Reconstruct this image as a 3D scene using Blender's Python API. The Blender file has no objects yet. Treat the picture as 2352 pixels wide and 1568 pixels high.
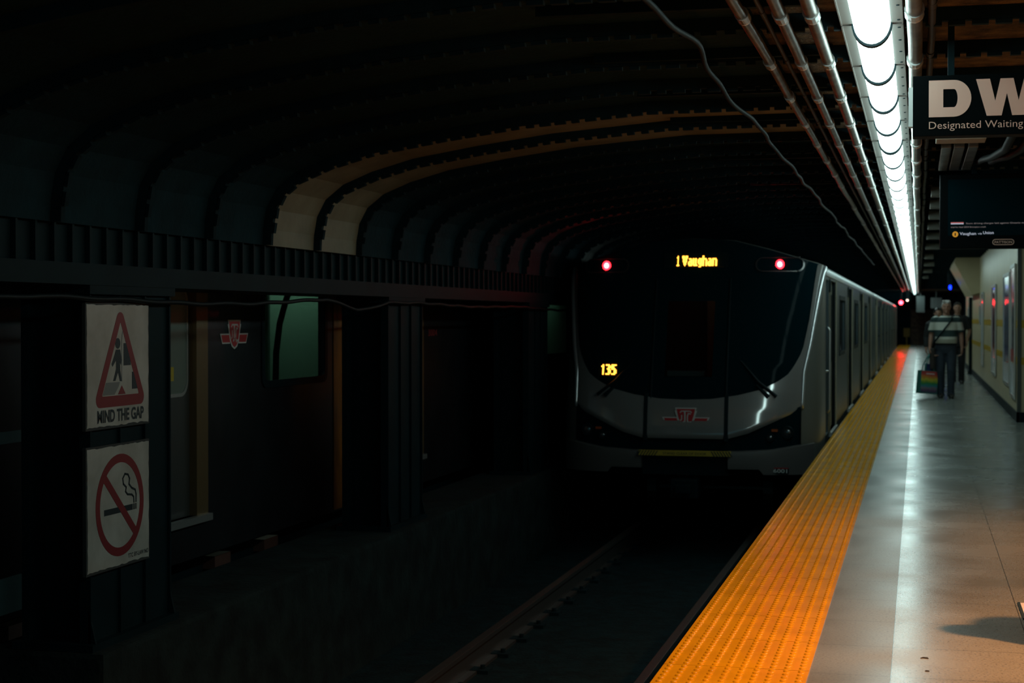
import bpy, bmesh, math, random
from mathutils import Vector, Matrix, Euler
random.seed(7)
SC = bpy.context.scene
COL = SC.collection
PI = math.pi

# ------------------------------------------------------------------ camera
YAW, PITCH, EYE, FPX = math.atan(934/3800.4), math.radians(0.814), 1.45, 3800.0
cd = bpy.data.cameras.new('camera')
cam = bpy.data.objects.new('camera', cd); COL.objects.link(cam)
cam.location = (0, 0, EYE)
cam.rotation_euler = (PI/2 - PITCH, 0, YAW)
cd.sensor_width = 36.0
cd.lens = FPX/2352*36.0
cd.clip_start = 0.05; cd.clip_end = 400
cd.dof.use_dof = True; cd.dof.focus_distance = 8.6; cd.dof.aperture_fstop = 4.0
SC.camera = cam

# ------------------------------------------------------------------ world, lights, exposure
w = bpy.data.worlds.new('world'); SC.world = w; w.use_nodes = True
bg = w.node_tree.nodes['Background']
bg.inputs[0].default_value = (0.16, 0.75, 0.90, 1); bg.inputs[1].default_value = 0.09

def lamp(name, kind, loc, energy, color, size=0.1, rot=(0, 0, 0), spot=None, size_y=None, spread=PI):
    ld = bpy.data.lights.new(name, kind); ld.energy = energy; ld.color = color
    if kind == 'AREA':
        ld.size = size; ld.spread = spread
        if size_y: ld.shape = 'RECTANGLE'; ld.size_y = size_y
    else: ld.shadow_soft_size = size
    if kind == 'SPOT': ld.spot_size = spot; ld.spot_blend = 0.6
    o = bpy.data.objects.new(name, ld); COL.objects.link(o); o.location = loc; o.rotation_euler = rot
    return o
WARM = (1.0, 0.38, 0.12)
# warm ceiling lamps along the right side of the near platform
lamp('warm_ceiling_lamp', 'AREA', (1.4, 7.2, 2.78), 140, WARM, 0.05, spread=2.3)
lamp('warm_ceiling_lamp', 'AREA', (1.4, 11.2, 2.78), 46, WARM, 0.12, spread=2.3)
lamp('warm_ceiling_lamp', 'AREA', (1.4, 4.0, 2.78), 115, WARM, 0.12, spread=2.3)
TUBE = 8.0            # brightness of the fluorescent lenses
SC.view_settings.view_transform = 'Standard'
SC.view_settings.look = 'None'
SC.view_settings.exposure = 0.0
SC.view_settings.gamma = 1.0
SC.view_settings.use_curve_mapping = False

# ------------------------------------------------------------------ helpers
def M(name, c, rough=0.5, metal=0.0, var=0.0, scale=6.0, c2=None, bump=0.0, bscale=None, emit=0.0, ecol=None, stretch=None, coat=0.0, spec=None):
    m = bpy.data.materials.new(name); m.use_nodes = True
    nt = m.node_tree; b = nt.nodes['Principled BSDF']
    b.inputs['Base Color'].default_value = (*c, 1); b.inputs['Roughness'].default_value = rough; b.inputs['Metallic'].default_value = metal
    if coat: b.inputs['Coat Weight'].default_value = coat; b.inputs['Coat IOR'].default_value = 2.2; b.inputs['Coat Roughness'].default_value = .07
    if spec is not None: b.inputs['Specular IOR Level'].default_value = spec
    if emit:
        b.inputs['Emission Color'].default_value = (*(ecol or c), 1); b.inputs['Emission Strength'].default_value = emit
    if var or bump:
        tc = nt.nodes.new('ShaderNodeTexCoord'); mp = nt.nodes.new('ShaderNodeMapping')
        nt.links.new(tc.outputs['Object'], mp.inputs[0])
        if stretch: mp.inputs['Scale'].default_value = stretch
    if var:
        n = nt.nodes.new('ShaderNodeTexNoise'); n.inputs['Scale'].default_value = scale; n.inputs['Detail'].default_value = 6
        nt.links.new(mp.outputs[0], n.inputs['Vector'])
        r = nt.nodes.new('ShaderNodeValToRGB'); r.color_ramp.elements[0].position = 0.35; r.color_ramp.elements[1].position = 0.65
        cc = c2 or tuple(x*(1-var) for x in c)
        r.color_ramp.elements[0].color = (*cc, 1); r.color_ramp.elements[1].color = (*c, 1)
        nt.links.new(n.outputs['Fac'], r.inputs[0]); nt.links.new(r.outputs[0], b.inputs['Base Color'])
    if bump:
        n2 = nt.nodes.new('ShaderNodeTexNoise'); n2.inputs['Scale'].default_value = bscale or scale*4; n2.inputs['Detail'].default_value = 4
        nt.links.new(mp.outputs[0], n2.inputs['Vector'])
        bp = nt.nodes.new('ShaderNodeBump'); bp.inputs['Strength'].default_value = bump; bp.inputs['Distance'].default_value = 0.02
        nt.links.new(n2.outputs['Fac'], bp.inputs['Height']); nt.links.new(bp.outputs[0], b.inputs['Normal'])
    return m

def M_emit(name, c, s):
    m = bpy.data.materials.new(name); m.use_nodes = True; nt = m.node_tree
    nt.nodes.remove(nt.nodes['Principled BSDF'])
    e = nt.nodes.new('ShaderNodeEmission'); e.inputs[0].default_value = (*c, 1); e.inputs[1].default_value = s
    nt.links.new(e.outputs[0], nt.nodes['Material Output'].inputs[0]); return m

def M_glass(name, tint, trans=0.5, rough=0.05):
    """thin window pane: part see-through, part mirror"""
    m = bpy.data.materials.new(name); m.use_nodes = True; nt = m.node_tree
    nt.nodes.remove(nt.nodes['Principled BSDF'])
    t = nt.nodes.new('ShaderNodeBsdfTransparent'); t.inputs[0].default_value = (*[x*trans for x in tint], 1)
    g = nt.nodes.new('ShaderNodeBsdfGlossy'); g.inputs['Roughness'].default_value = rough; g.inputs[0].default_value = (.9, .9, .9, 1)
    lw = nt.nodes.new('ShaderNodeLayerWeight'); lw.inputs[0].default_value = .5
    pw = nt.nodes.new('ShaderNodeMath'); pw.operation = 'POWER'; pw.inputs[1].default_value = 5; nt.links.new(lw.outputs['Facing'], pw.inputs[0])
    fr = nt.nodes.new('ShaderNodeMath'); fr.operation = 'MULTIPLY_ADD'; fr.inputs[1].default_value = .9; fr.inputs[2].default_value = .03; nt.links.new(pw.outputs[0], fr.inputs[0])
    mx = nt.nodes.new('ShaderNodeMixShader')
    nt.links.new(fr.outputs[0], mx.inputs[0]); nt.links.new(t.outputs[0], mx.inputs[1]); nt.links.new(g.outputs[0], mx.inputs[2])
    nt.links.new(mx.outputs[0], nt.nodes['Material Output'].inputs[0]); return m

def tag(o, label=None, cat=None, group=None, kind=None):
    if label: o['label'] = label
    if cat: o['category'] = cat
    if group: o['group'] = group
    if kind: o['kind'] = kind
    return o

def empty(name, loc, label=None, cat=None, group=None, rz=0.0):
    o = bpy.data.objects.new(name, None); COL.objects.link(o); o.location = loc; o.rotation_euler = (0, 0, rz)
    o.empty_display_size = 0.1
    return tag(o, label, cat, group)

class MB:
    def __init__(s): s.bm = bmesh.new(); s.X = None
    def v(s, p):
        p = Vector(p)
        if s.X is not None: p = s.X @ p
        return s.bm.verts.new(p)
    def f(s, vs):
        try: return s.bm.faces.new(vs)
        except ValueError: return None
    def box(s, c, d, rot=None, bev=0.0):
        """centre, dims"""
        R = Euler(rot).to_matrix() if rot else Matrix.Identity(3)
        c = Vector(c); h = Vector(d)/2
        vs = [s.v(c + R @ Vector((sx*h.x, sy*h.y, sz*h.z))) for sx in (-1, 1) for sy in (-1, 1) for sz in (-1, 1)]
        fs = [(0, 1, 3, 2), (4, 6, 7, 5), (0, 4, 5, 1), (2, 3, 7, 6), (0, 2, 6, 4), (1, 5, 7, 3)]
        faces = [s.f([vs[i] for i in q]) for q in fs]
        if bev:
            es = set()
            for q in faces: es.update(q.edges)
            bmesh.ops.bevel(s.bm, geom=list(es), offset=bev, segments=2, affect='EDGES', profile=0.7)
        return s
    def b2(s, lo, hi, bev=0.0):
        lo, hi = Vector(lo), Vector(hi); return s.box((lo+hi)/2, hi-lo, None, bev)
    def ring(s, c, u, v, n):
        return [s.v(c + u*math.cos(2*PI*i/n) + v*math.sin(2*PI*i/n)) for i in range(n)]
    def skin(s, rings, cap=True, close=True):
        n = len(rings[0])
        for a, b in zip(rings, rings[1:]):
            for i in range(n if close else n-1):
                j = (i+1) % n; s.f([a[i], a[j], b[j], b[i]])
        if cap: s.f(rings[0][::-1]); s.f(rings[-1])
        return s
    def tube(s, pts, r, n=12, cap=True):
        pts = [Vector(p) for p in pts]; rs = r if isinstance(r, (list, tuple)) else [r]*len(pts)
        rings = []; u = None
        for i, p in enumerate(pts):
            t = (pts[min(i+1, len(pts)-1)] - pts[max(i-1, 0)]).normalized()
            if u is None: u = t.orthogonal().normalized()
            u = (u - t*u.dot(t)).normalized(); v = t.cross(u)
            rings.append(s.ring(p, u*rs[i], v*rs[i], n))
        return s.skin(rings, cap)
    def cyl(s, a, b, r, n=16, r2=None): return s.tube([a, b], [r, r2 if r2 is not None else r], n)
    def loft(s, rows, n=16):
        """rows of (x,y,z,rx,ry), level rings"""
        return s.skin([s.ring(Vector(q[:3]), Vector((q[3], 0, 0)), Vector((0, q[4], 0)), n) for q in rows])
    def ball(s, c, r, n=12, m=8):
        c = Vector(c); rx, ry, rz = r if isinstance(r, (tuple, list)) else (r, r, r)
        rows = []
        for k in range(m+1):
            a = -PI/2 + PI*k/m; q = max(math.cos(a), 0.02)
            rows.append((c.x, c.y, c.z + rz*math.sin(a), rx*q, ry*q))
        return s.loft(rows, n)
    def prism(s, poly, fn, t=0.002):
        """2D polygon mapped by fn(a,b,depth) to 3D, front at depth t, back at depth 0"""
        top = [s.v(fn(a, b, t)) for a, b in poly]; bot = [s.v(fn(a, b, 0)) for a, b in poly]
        n = len(poly); s.f(top)
        s.f(bot[::-1])
        for i in range(n):
            j = (i+1) % n; s.f([top[i], bot[i], bot[j], top[j]])
        return s
    def band(s, outer, inner, fn, t=0.002):
        """closed band between two rings of the same count"""
        n = len(outer)
        O = [s.v(fn(*p, t)) for p in outer]; I = [s.v(fn(*p, t)) for p in inner]
        O0 = [s.v(fn(*p, 0)) for p in outer]; I0 = [s.v(fn(*p, 0)) for p in inner]
        for i in range(n):
            j = (i+1) % n
            s.f([O[i], O[j], I[j], I[i]]); s.f([O[j], O[i], O0[i], O0[j]]); s.f([I[i], I[j], I0[j], I0[i]])
        return s
    def stroke(s, pts, wd, fn, t=0.002):
        """thick polyline in the plane"""
        for (a, b), (c, d) in zip(pts, pts[1:]):
            dx, dy = c-a, d-b; L = math.hypot(dx, dy) or 1; nx, ny = -dy/L*wd/2, dx/L*wd/2; ex, ey = dx/L*wd*.3, dy/L*wd*.3
            s.prism([(a+nx-ex, b+ny-ey), (c+nx+ex, d+ny+ey), (c-nx+ex, d-ny+ey), (a-nx-ex, b-ny-ey)], fn, t)
        return s
    def grid(s, rows):
        vs = [[s.v(p) for p in r] for r in rows]
        for a, b in zip(vs, vs[1:]):
            for i in range(len(a)-1): s.f([a[i], a[i+1], b[i+1], b[i]])
        return s
    def build(s, name, mat, parent=None, smooth=False, angle=None, merge=0.0):
        if merge: bmesh.ops.remove_doubles(s.bm, verts=s.bm.verts, dist=merge)
        bmesh.ops.recalc_face_normals(s.bm, faces=s.bm.faces)
        me = bpy.data.meshes.new(name); s.bm.to_mesh(me); s.bm.free()
        me.materials.append(mat)
        if smooth:
            for p in me.polygons: p.use_smooth = True
            if angle: 
                try: me.set_sharp_from_angle(angle=math.radians(angle))
                except Exception: pass
        o = bpy.data.objects.new(name, me); COL.objects.link(o)
        if parent is not None: o.parent = parent
        return o

def struct(name, mb, mat, **k):
    return tag(mb.build(name, mat, None, **k), kind='structure')
def thing(name, mb, mat, label, cat, group=None, **k):
    return tag(mb.build(name, mat, None, **k), label, cat, group)
def copy_tree(o, parent=None):
    c = o.copy(); COL.objects.link(c)
    if parent is not None: c.parent = parent
    for ch in list(o.children): copy_tree(ch, c)
    return c

# planes: 2D (a right, b up, depth towards the viewer) -> 3D
def face_cam(x0, y0, z0): return lambda a, b, t: (x0+a, y0-t, z0+b)          # looks along -Y
def face_right(x0, y0, z0): return lambda a, b, t: (x0+t, y0+a, z0+b)        # looks along +X
def face_left(x0, y0, z0): return lambda a, b, t: (x0-t, y0-a, z0+b)         # looks along -X

def text_into(mb, txt, fn, a0, b0, width, cap, bold=0.0, shear=0.0, t=0.0015):
    """lettering from a0 (left), baseline b0, fitted to width and cap height"""
    cu = bpy.data.curves.new('lettering', 'FONT'); cu.body = txt; cu.size = 1.0; cu.offset = bold; cu.shear = shear; cu.resolution_u = 3
    cu.fill_mode = 'FRONT'
    o = bpy.data.objects.new('lettering', cu); COL.objects.link(o)
    dg = bpy.context.evaluated_depsgraph_get(); dg.update()
    me = bpy.data.meshes.new_from_object(o.evaluated_get(dg))
    xs = [v.co.x for v in me.vertices]; x0, x1 = min(xs), max(xs)
    cp = 0.73
    sx = width/(x1-x0); sy = cap/cp
    vs = [mb.v(fn(a0+(v.co.x-x0)*sx, b0+v.co.y*sy, t)) for v in me.vertices]
    for p in me.polygons: mb.f([vs[i] for i in p.vertices])
    bpy.data.objects.remove(o); bpy.data.curves.remove(cu); bpy.data.meshes.remove(me)
    return mb

def circle_pts(a, b, ra, rb=None, n=48): return [(a+ra*math.cos(2*PI*i/n), b+(rb or ra)*math.sin(2*PI*i/n)) for i in range(n)]
def rounded(poly, r, k=6):
    """round the corners of a convex polygon"""
    out = []; n = len(poly)
    for i in range(n):
        p0, p, p1 = Vector(poly[i-1]), Vector(poly[i]), Vector(poly[(i+1) % n])
        d0, d1 = (p0-p).normalized(), (p1-p).normalized()
        ang = d0.angle(d1); d = r/math.tan(ang/2)
        c = p + (d0+d1).normalized()*(r/math.sin(ang/2))
        s, e = p+d0*d-c, p+d1*d-c
        a0 = math.atan2(s.y, s.x); a1 = math.atan2(e.y, e.x)
        while a1-a0 > PI: a1 -= 2*PI
        while a1-a0 < -PI: a1 += 2*PI
        for q in range(k+1):
            a = a0+(a1-a0)*q/k; out.append((c.x+r*math.cos(a), c.y+r*math.sin(a)))
    return out
def lerp(tab, x):
    if x <= tab[0][0]: return tab[0][1]
    for (a, p), (b, q) in zip(tab, tab[1:]):
        if x <= b: return p+(q-p)*(x-a)/(b-a)
    return tab[-1][1]
def holed(mb, x, th, ys, zs, holes):
    """wall in a plane of constant x, thickness th towards -x, with rectangular holes (y0,y1,z0,z1)"""
    Y = sorted(set([ys[0], ys[1]] + [min(max(q, ys[0]), ys[1]) for h in holes for q in h[:2]]))
    Z = sorted(set([zs[0], zs[1]] + [min(max(q, zs[0]), zs[1]) for h in holes for q in h[2:]]))
    for a, b in zip(Y, Y[1:]):
        for c, d in zip(Z, Z[1:]):
            my, mz = (a+b)/2, (c+d)/2
            if any(h[0] < my < h[1] and h[2] < mz < h[3] for h in holes): continue
            mb.b2((x-th, a, c), (x, b, d))
    return mb

# ------------------------------------------------------------------ materials
def M_terrazzo(name, c, rough, joint_y=0.6, joint_x=None, x0=0.0, y0=0.0):
    m = M(name, c, rough); nt = m.node_tree; b = nt.nodes['Principled BSDF']
    tc = nt.nodes.new('ShaderNodeTexCoord')
    vo = nt.nodes.new('ShaderNodeTexNoise'); vo.inputs['Scale'].default_value = 85; vo.inputs['Detail'].default_value = 5; vo.inputs['Roughness'].default_value = 0.7
    nt.links.new(tc.outputs['Object'], vo.inputs['Vector'])
    r = nt.nodes.new('ShaderNodeValToRGB'); e = r.color_ramp.elements
    e[0].position = 0.36; e[0].color = (c[0]*.42, c[1]*.42, c[2]*.42, 1); e[1].position = 0.50; e[1].color = (*c, 1)
    nt.links.new(vo.outputs['Fac'], r.inputs[0])
    bg_ = nt.nodes.new('ShaderNodeTexNoise'); bg_.inputs['Scale'].default_value = 1.3; bg_.inputs['Detail'].default_value = 8
    nt.links.new(tc.outputs['Object'], bg_.inputs['Vector'])
    r2 = nt.nodes.new('ShaderNodeMapRange'); r2.inputs[1].default_value = .3; r2.inputs[2].default_value = .7; r2.inputs[3].default_value = .82; r2.inputs[4].default_value = 1.08
    nt.links.new(bg_.outputs['Fac'], r2.inputs[0])
    mul = nt.nodes.new('ShaderNodeMix'); mul.data_type = 'RGBA'; mul.blend_type = 'MULTIPLY'; mul.inputs[0].default_value = 1
    nt.links.new(r.outputs[0], mul.inputs[6]); nt.links.new(r2.outputs[0], mul.inputs[7])
    sep = nt.nodes.new('ShaderNodeSeparateXYZ'); nt.links.new(tc.outputs['Object'], sep.inputs[0])
    def joint(sock, off, pitch, wd):
        a = nt.nodes.new('ShaderNodeMath'); a.operation = 'SUBTRACT'; nt.links.new(sock, a.inputs[0]); a.inputs[1].default_value = off
        p = nt.nodes.new('ShaderNodeMath'); p.operation = 'PINGPONG'; nt.links.new(a.outputs[0], p.inputs[0]); p.inputs[1].default_value = pitch/2
        l = nt.nodes.new('ShaderNodeMath'); l.operation = 'LESS_THAN'; nt.links.new(p.outputs[0], l.inputs[0]); l.inputs[1].default_value = wd
        return l
    js = joint(sep.outputs[1], y0, joint_y, 0.0022)
    if joint_x:
        j2 = joint(sep.outputs[0], x0, joint_x, 0.0022)
        mx = nt.nodes.new('ShaderNodeMath'); mx.operation = 'MAXIMUM'; nt.links.new(js.outputs[0], mx.inputs[0]); nt.links.new(j2.outputs[0], mx.inputs[1]); js = mx
    mj = nt.nodes.new('ShaderNodeMix'); mj.data_type = 'RGBA'
    nt.links.new(js.outputs[0], mj.inputs[0]); nt.links.new(mul.outputs[2], mj.inputs[6]); mj.inputs[7].default_value = (c[0]*.16, c[1]*.16, c[2]*.16, 1)
    nt.links.new(mj.outputs[2], b.inputs['Base Color'])
    rr = nt.nodes.new('ShaderNodeMapRange'); rr.inputs[1].default_value = .35; rr.inputs[2].default_value = .65; rr.inputs[3].default_value = rough*.85; rr.inputs[4].default_value = rough*1.2
    nt.links.new(bg_.outputs['Fac'], rr.inputs[0]); nt.links.new(rr.outputs[0], b.inputs['Roughness'])
    bp = nt.nodes.new('ShaderNodeBump'); bp.inputs['Strength'].default_value = .05; bp.inputs['Distance'].default_value = .002
    nt.links.new(vo.outputs['Fac'], bp.inputs['Height']); nt.links.new(bp.outputs[0], b.inputs['Normal'])
    return m

m_floor = M_terrazzo('terrazzo', (.205, .222, .205), .24, 0.615, 0.586, -.106, 7.46)
m_coping = M_terrazzo('coping_stone', (.17, .19, .178), .34, 0.615, None, 0, 7.46)
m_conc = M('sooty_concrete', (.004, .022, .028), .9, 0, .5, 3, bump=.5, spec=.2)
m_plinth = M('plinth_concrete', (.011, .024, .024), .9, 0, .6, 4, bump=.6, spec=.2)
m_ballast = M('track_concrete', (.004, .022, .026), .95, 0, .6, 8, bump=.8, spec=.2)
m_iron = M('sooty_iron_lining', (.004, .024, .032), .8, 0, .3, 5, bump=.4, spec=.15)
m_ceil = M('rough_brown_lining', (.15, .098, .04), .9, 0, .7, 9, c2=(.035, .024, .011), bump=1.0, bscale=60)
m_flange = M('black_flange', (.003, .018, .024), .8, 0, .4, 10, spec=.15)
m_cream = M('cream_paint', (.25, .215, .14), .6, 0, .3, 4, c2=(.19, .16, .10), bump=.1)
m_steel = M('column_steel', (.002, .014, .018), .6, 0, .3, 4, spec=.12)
m_ytile = M('yellow_tactile', (.78, .37, .002), .18, 0, .22, 5, c2=(.64, .30, .002), bump=.05, bscale=260, spec=.3)
m_gap = M('dark_joint', (.05, .03, .01), .8)
m_wall = M('cream_wall_panel', (.50, .42, .26), .38, 0, .12, 2, bump=.05)
m_ystripe = M('yellow_wall_stripe', (.42, .26, .01), .4)
m_black = M('black_plastic', (.002, .011, .014), .5, spec=.15)
m_signblack = M('matt_sign_black', (.0007, .0028, .0034), .6, spec=.05)
m_blackgloss = M('black_gloss', (.0015, .012, .016), .07, spec=.01)
m_white = M('white_paint', (.20, .195, .19), .30, coat=1.0)
m_silver = M('silver_edge', (.66, .68, .70), .30, .8)
m_stain = M('stainless_steel', (.085, .12, .135), .34, .85, .15, 2.5, bump=.12, bscale=1.6)
m_stain2 = M('stainless_door', (.17, .17, .13), .42, .6)
m_greybump = M('grey_bumper', (.09, .085, .082), .45)
m_alu = M('aluminium', (.55, .56, .55), .35, .8)
m_conduit = M('grey_conduit', (.24, .22, .19), .36, .8, .35, 7, c2=(.12, .095, .07))
m_dconduit = M('dark_conduit', (.03, .026, .022), .5, .3, .4, 7)
m_housing = M('fixture_housing', (.155, .15, .14), .5)
m_cable = M('black_cable', (.006, .010, .011), .55, spec=.2)
m_cableg = M('grey_cable', (.005, .009, .010), .6, spec=.12)
m_signface = M('worn_white_sign', (.50, .47, .42), .5, 0, .3, 5, c2=(.38, .35, .30))
m_signedge = M('sign_edge_dirt', (.03, .03, .028), .7)
m_red = M('sign_red', (.23, .018, .022), .5)
m_ttcred = M('emblem_red', (.50, .03, .035), .4)
m_ink = M('sign_ink', (.012, .02, .026), .5)
m_inkg = M('sign_grey', (.20, .20, .19), .5)
m_lens = M_emit('fluorescent_lens', (.70, 1.0, .96), TUBE)
m_letter = M('sign_letter_white', (.80, .54, .45), .45)
m_amber = M_emit('amber_led', (1.0, .33, .03), 6.0)
m_amberdim = M('amber_shelf', (.35, .14, .02), .5)
m_redlamp = M_emit('red_lamp', (1.0, .004, .007), 40.0)
m_redcore = M_emit('red_lamp_core', (1.0, .12, .14), 60.0)
m_blue = M_emit('blue_lamp', (.002, .012, 1.0), 14.0)
m_rail = M('worn_rail', (.16, .15, .14), .4, .8)
m_cab = M_glass('windscreen_glass', (.5, .6, .62), .55, .04)
m_winglass = M_glass('window_glass', (.7, .85, .8), .8, .05)
m_darkwin = M('dark_window', (.006, .008, .01), .08)

# ------------------------------------------------------------------ setting: floor, coping, track bed
Y0, Y1 = -3.0, 93.5
struct('floor', MB().b2((-.106, Y0, -.25), (5.6, Y1, 0)), m_floor)
struct('trim_1', MB().b2((-.432, Y0, -.25), (-.106, Y1, 0)), m_coping)                 # stone border of the platform
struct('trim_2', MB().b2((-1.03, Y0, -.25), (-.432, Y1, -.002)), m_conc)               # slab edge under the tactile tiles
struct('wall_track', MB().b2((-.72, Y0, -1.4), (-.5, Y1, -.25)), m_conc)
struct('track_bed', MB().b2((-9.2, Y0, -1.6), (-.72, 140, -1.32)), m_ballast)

# tactile strip: tiles with truncated domes
tile = MB(); x0, x1, pitch, tl = -1.028, -.430, .0598, .61
gapv = 0.004
ys_t = [6.84 + tl*k for k in range(-6, 142) if 3.0 < 6.84 + tl*k < 92.0]
for yy in ys_t:
    tile.b2((x0, yy+gapv, -.002), (x1, yy+tl-gapv*.4, .007))
dome_prof = [(.0135, .0), (.0118, .0036), (.0080, .0058)]
for yy in ys_t:
    if yy > 62: continue
    near = yy < 22
    n = 10 if near else 6
    prof = dome_prof if near else [dome_prof[0], dome_prof[2]]
    for i in range(10):
        for j in range(10):
            c = Vector((x0+.03+pitch*i, yy+.033+.0605*j, .007))
            tile.skin([tile.ring(c+Vector((0, 0, h)), Vector((r, 0, 0)), Vector((0, r, 0)), n) for r, h in prof], cap=False)
    # dome tops
bm = tile.bm
bd = [e for e in bm.edges if e.is_boundary and all(v.co.z > .0115 for v in e.verts)]
bmesh.ops.holes_fill(bm, edges=bd, sides=12)
thing('tactile_paving', tile, m_ytile, 'yellow tactile strip of domed tiles along the platform edge', 'tactile paving', smooth=False)

# ------------------------------------------------------------------ setting: tunnel lining
PROF = [(-4.36, 1.95), (-4.355, 2.06), (-4.33, 2.20), (-4.26, 2.33), (-4.12, 2.44), (-3.90, 2.53), (-3.58, 2.62), (-3.1, 2.70), (-2.55, 2.775), (-1.7, 2.845), (-.75, 2.852), (1.0, 2.855), (5.6, 2.855)]
def prof_off(d):
    out = []
    for i, p in enumerate(PROF):
        a = Vector(PROF[max(i-1, 0)]); b = Vector(PROF[min(i+1, len(PROF)-1)])
        t = (b-a).normalized(); nrm = Vector((t.y, -t.x))
        out.append(Vector(p)+nrm*d)
    return out
def arch(mb, ya, yb, da, db, upto=None):
    """solid strip following the lining between depths da and db"""
    A, B = prof_off(da), prof_off(db)
    if upto: 
        k = max(i for i, p in enumerate(PROF) if p[0] <= upto)+1
        A, B = A[:k], B[:k]
    rows = []
    for p, q in zip(A, B):
        rows.append([mb.v((p.x, ya, p.y)), mb.v((q.x, ya, q.y)), mb.v((q.x, yb, q.y)), mb.v((p.x, yb, p.y))])
    mb.skin(rows)
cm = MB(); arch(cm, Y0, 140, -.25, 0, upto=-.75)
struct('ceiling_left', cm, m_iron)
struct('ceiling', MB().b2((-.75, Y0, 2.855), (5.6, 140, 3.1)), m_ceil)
RP, R0 = .95, 10.6
def along(d):
    pts = prof_off(d); out = []; s = 0
    for a, b in zip(pts, pts[1:]):
        L = (b-a).length; out.append((s, a, b, L)); s += L
    return out, s
fl = MB(); frb = MB()
kk = list(range(-10, 74))
for k in kk:
    yk = R0 + RP*k
    arch(fl, yk-.012, yk+.028, 0, .062)
    if -4 <= k <= 12:                      # toothed inner edge of the flanges
        segs, tot = along(.062); s = .12
        while s < tot-.1:
            for (s0, a, b, L) in segs:
                if s0 <= s < s0+L:
                    t = (b-a)/L; p = a + t*(s-s0); nrm = Vector((t.y, -t.x))
                    ang = math.atan2(t.y, t.x)
                    fl.box((p.x+nrm.x*.009, yk+.008, p.y+nrm.y*.009), (.072 if random.random() < .8 else .05, .04, .022), (0, -ang, 0))
            s += .102
struct('trim_3', fl, m_flange)
for i in (0, 1):
    cb = MB(); arch(cb, R0+RP*i+.03, R0+RP*(i+1)-.012, .001, .012, upto=-.75)
    struct('trim_%d' % (4+i), cb, m_cream)
# faint pale ring deeper in the tunnel
cb = MB(); arch(cb, R0+RP*11+.03, R0+RP*12-.012, .001, .012, upto=-2.5)
struct('trim_6', cb, M('grimy_cream', (.10, .105, .10), .7, 0, .5, 6))

# lintel between the two tunnels with ribs
lt = MB(); lt.b2((-4.95, Y0, 1.74), (-4.40, 140, 1.97)); lt.b2((-4.97, Y0, 1.63), (-4.36, 140, 1.745)); lt.b2((-4.97, Y0, 1.95), (-4.36, 140, 2.0))
yy = 4.0
while yy < 40:
    lt.b2((-4.41, yy, 1.745), (-4.37, yy+.02, 1.955)); yy += .19
struct('beam_lintel', lt, m_steel)
# far tunnel
fm = MB()
fp = [(-4.95, 1.97), (-4.98, 2.2), (-5.15, 2.42), (-5.6, 2.62), (-6.4, 2.78), (-7.4, 2.78), (-8.2, 2.6), (-8.7, 2.3), (-8.9, 1.8)]
rows = []
for x, z in fp: rows.append([fm.v((x, Y0, z)), fm.v((x, 140, z)), fm.v((x, 140, z+.1)), fm.v((x, Y0, z+.1))])
fm.skin(rows); struct('ceiling_far', fm, m_iron)
struct('wall_left', MB().b2((-9.1, Y0, -1.4), (-8.9, 140, 1.9)), m_conc)
tw = MB(); tw.b2((-9.2, 139.8, -1.5), (-.4, 140, 3)); struct('wall_tunnel', tw, m_conc)

# dwarf wall and columns between the tracks
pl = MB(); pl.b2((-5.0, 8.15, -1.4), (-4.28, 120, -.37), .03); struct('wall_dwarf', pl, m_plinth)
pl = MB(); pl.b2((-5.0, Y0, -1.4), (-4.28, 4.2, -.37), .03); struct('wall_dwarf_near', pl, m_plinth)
def column_mesh():
    c = MB()
    c.b2((-.05, 0, -.37), (0, 1.0, 1.63))             # web plates and flanges of a built-up steel column
    c.b2((-.40, 0, -.37), (-.355, 1.0, 1.63))
    c.b2((-.36, .18, -.37), (-.04, .22, 1.63)); c.b2((-.36, .78, -.37), (-.04, .82, 1.63))
    for yy in (0.0, .35, .66, .985): c.b2((0, yy, -.37), (.018, yy+.016, 1.63))
    c.b2((-.44, -.04, -.37), (.05, 1.04, -.33)); c.b2((-.44, -.03, 1.58), (.035, 1.03, 1.63))
    for yy in (0.0, .985):                             # gussets
        c.prism([(0, 0), (.10, 0), (0, .20)], lambda a, b, t, yy=yy: (a*.45, yy+t, -.33+b), .015)
    return c
col0 = None
for k in range(0, 9):
    yk = 8.2+5.22*k
    if col0 is None: col0 = struct('column', column_mesh(), m_steel); o = col0
    else: o = col0.copy(); COL.objects.link(o)
    o.location = (-4.40, yk, 0)

# rails
for xc, word in ((-2.65, 'track beside the platform'), (-6.7, 'far track behind the columns')):
    t = empty('railway_track', (xc, 0, -1.32), 'pair of worn steel rails on the '+word, 'track')
    for sx in (-.75, .75):
        r = MB(); r.b2((sx-.036, Y0, .17), (sx+.036, 120, .21), .006); r.b2((sx-.01, Y0, .02), (sx+.01, 120, .18)); r.b2((sx-.07, Y0, 0), (sx+.07, 120, .025))
        r.build('rail', m_rail, t)
    if xc > -3:
        r = MB(); yy = 2.0
        while yy < 24: 
            for sx in (-.75, .75): r.b2((sx-.16, yy, 0), (sx+.16, yy+.14, .03)); r.cyl((sx-.1, yy+.07, .03), (sx-.1, yy+.07, .06), .02, 8); r.cyl((sx+.1, yy+.07, .03), (sx+.1, yy+.07, .06), .02, 8)
            yy += .65
        tag(r.build('rail_fastener', m_conc, t), kind='stuff')

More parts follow.
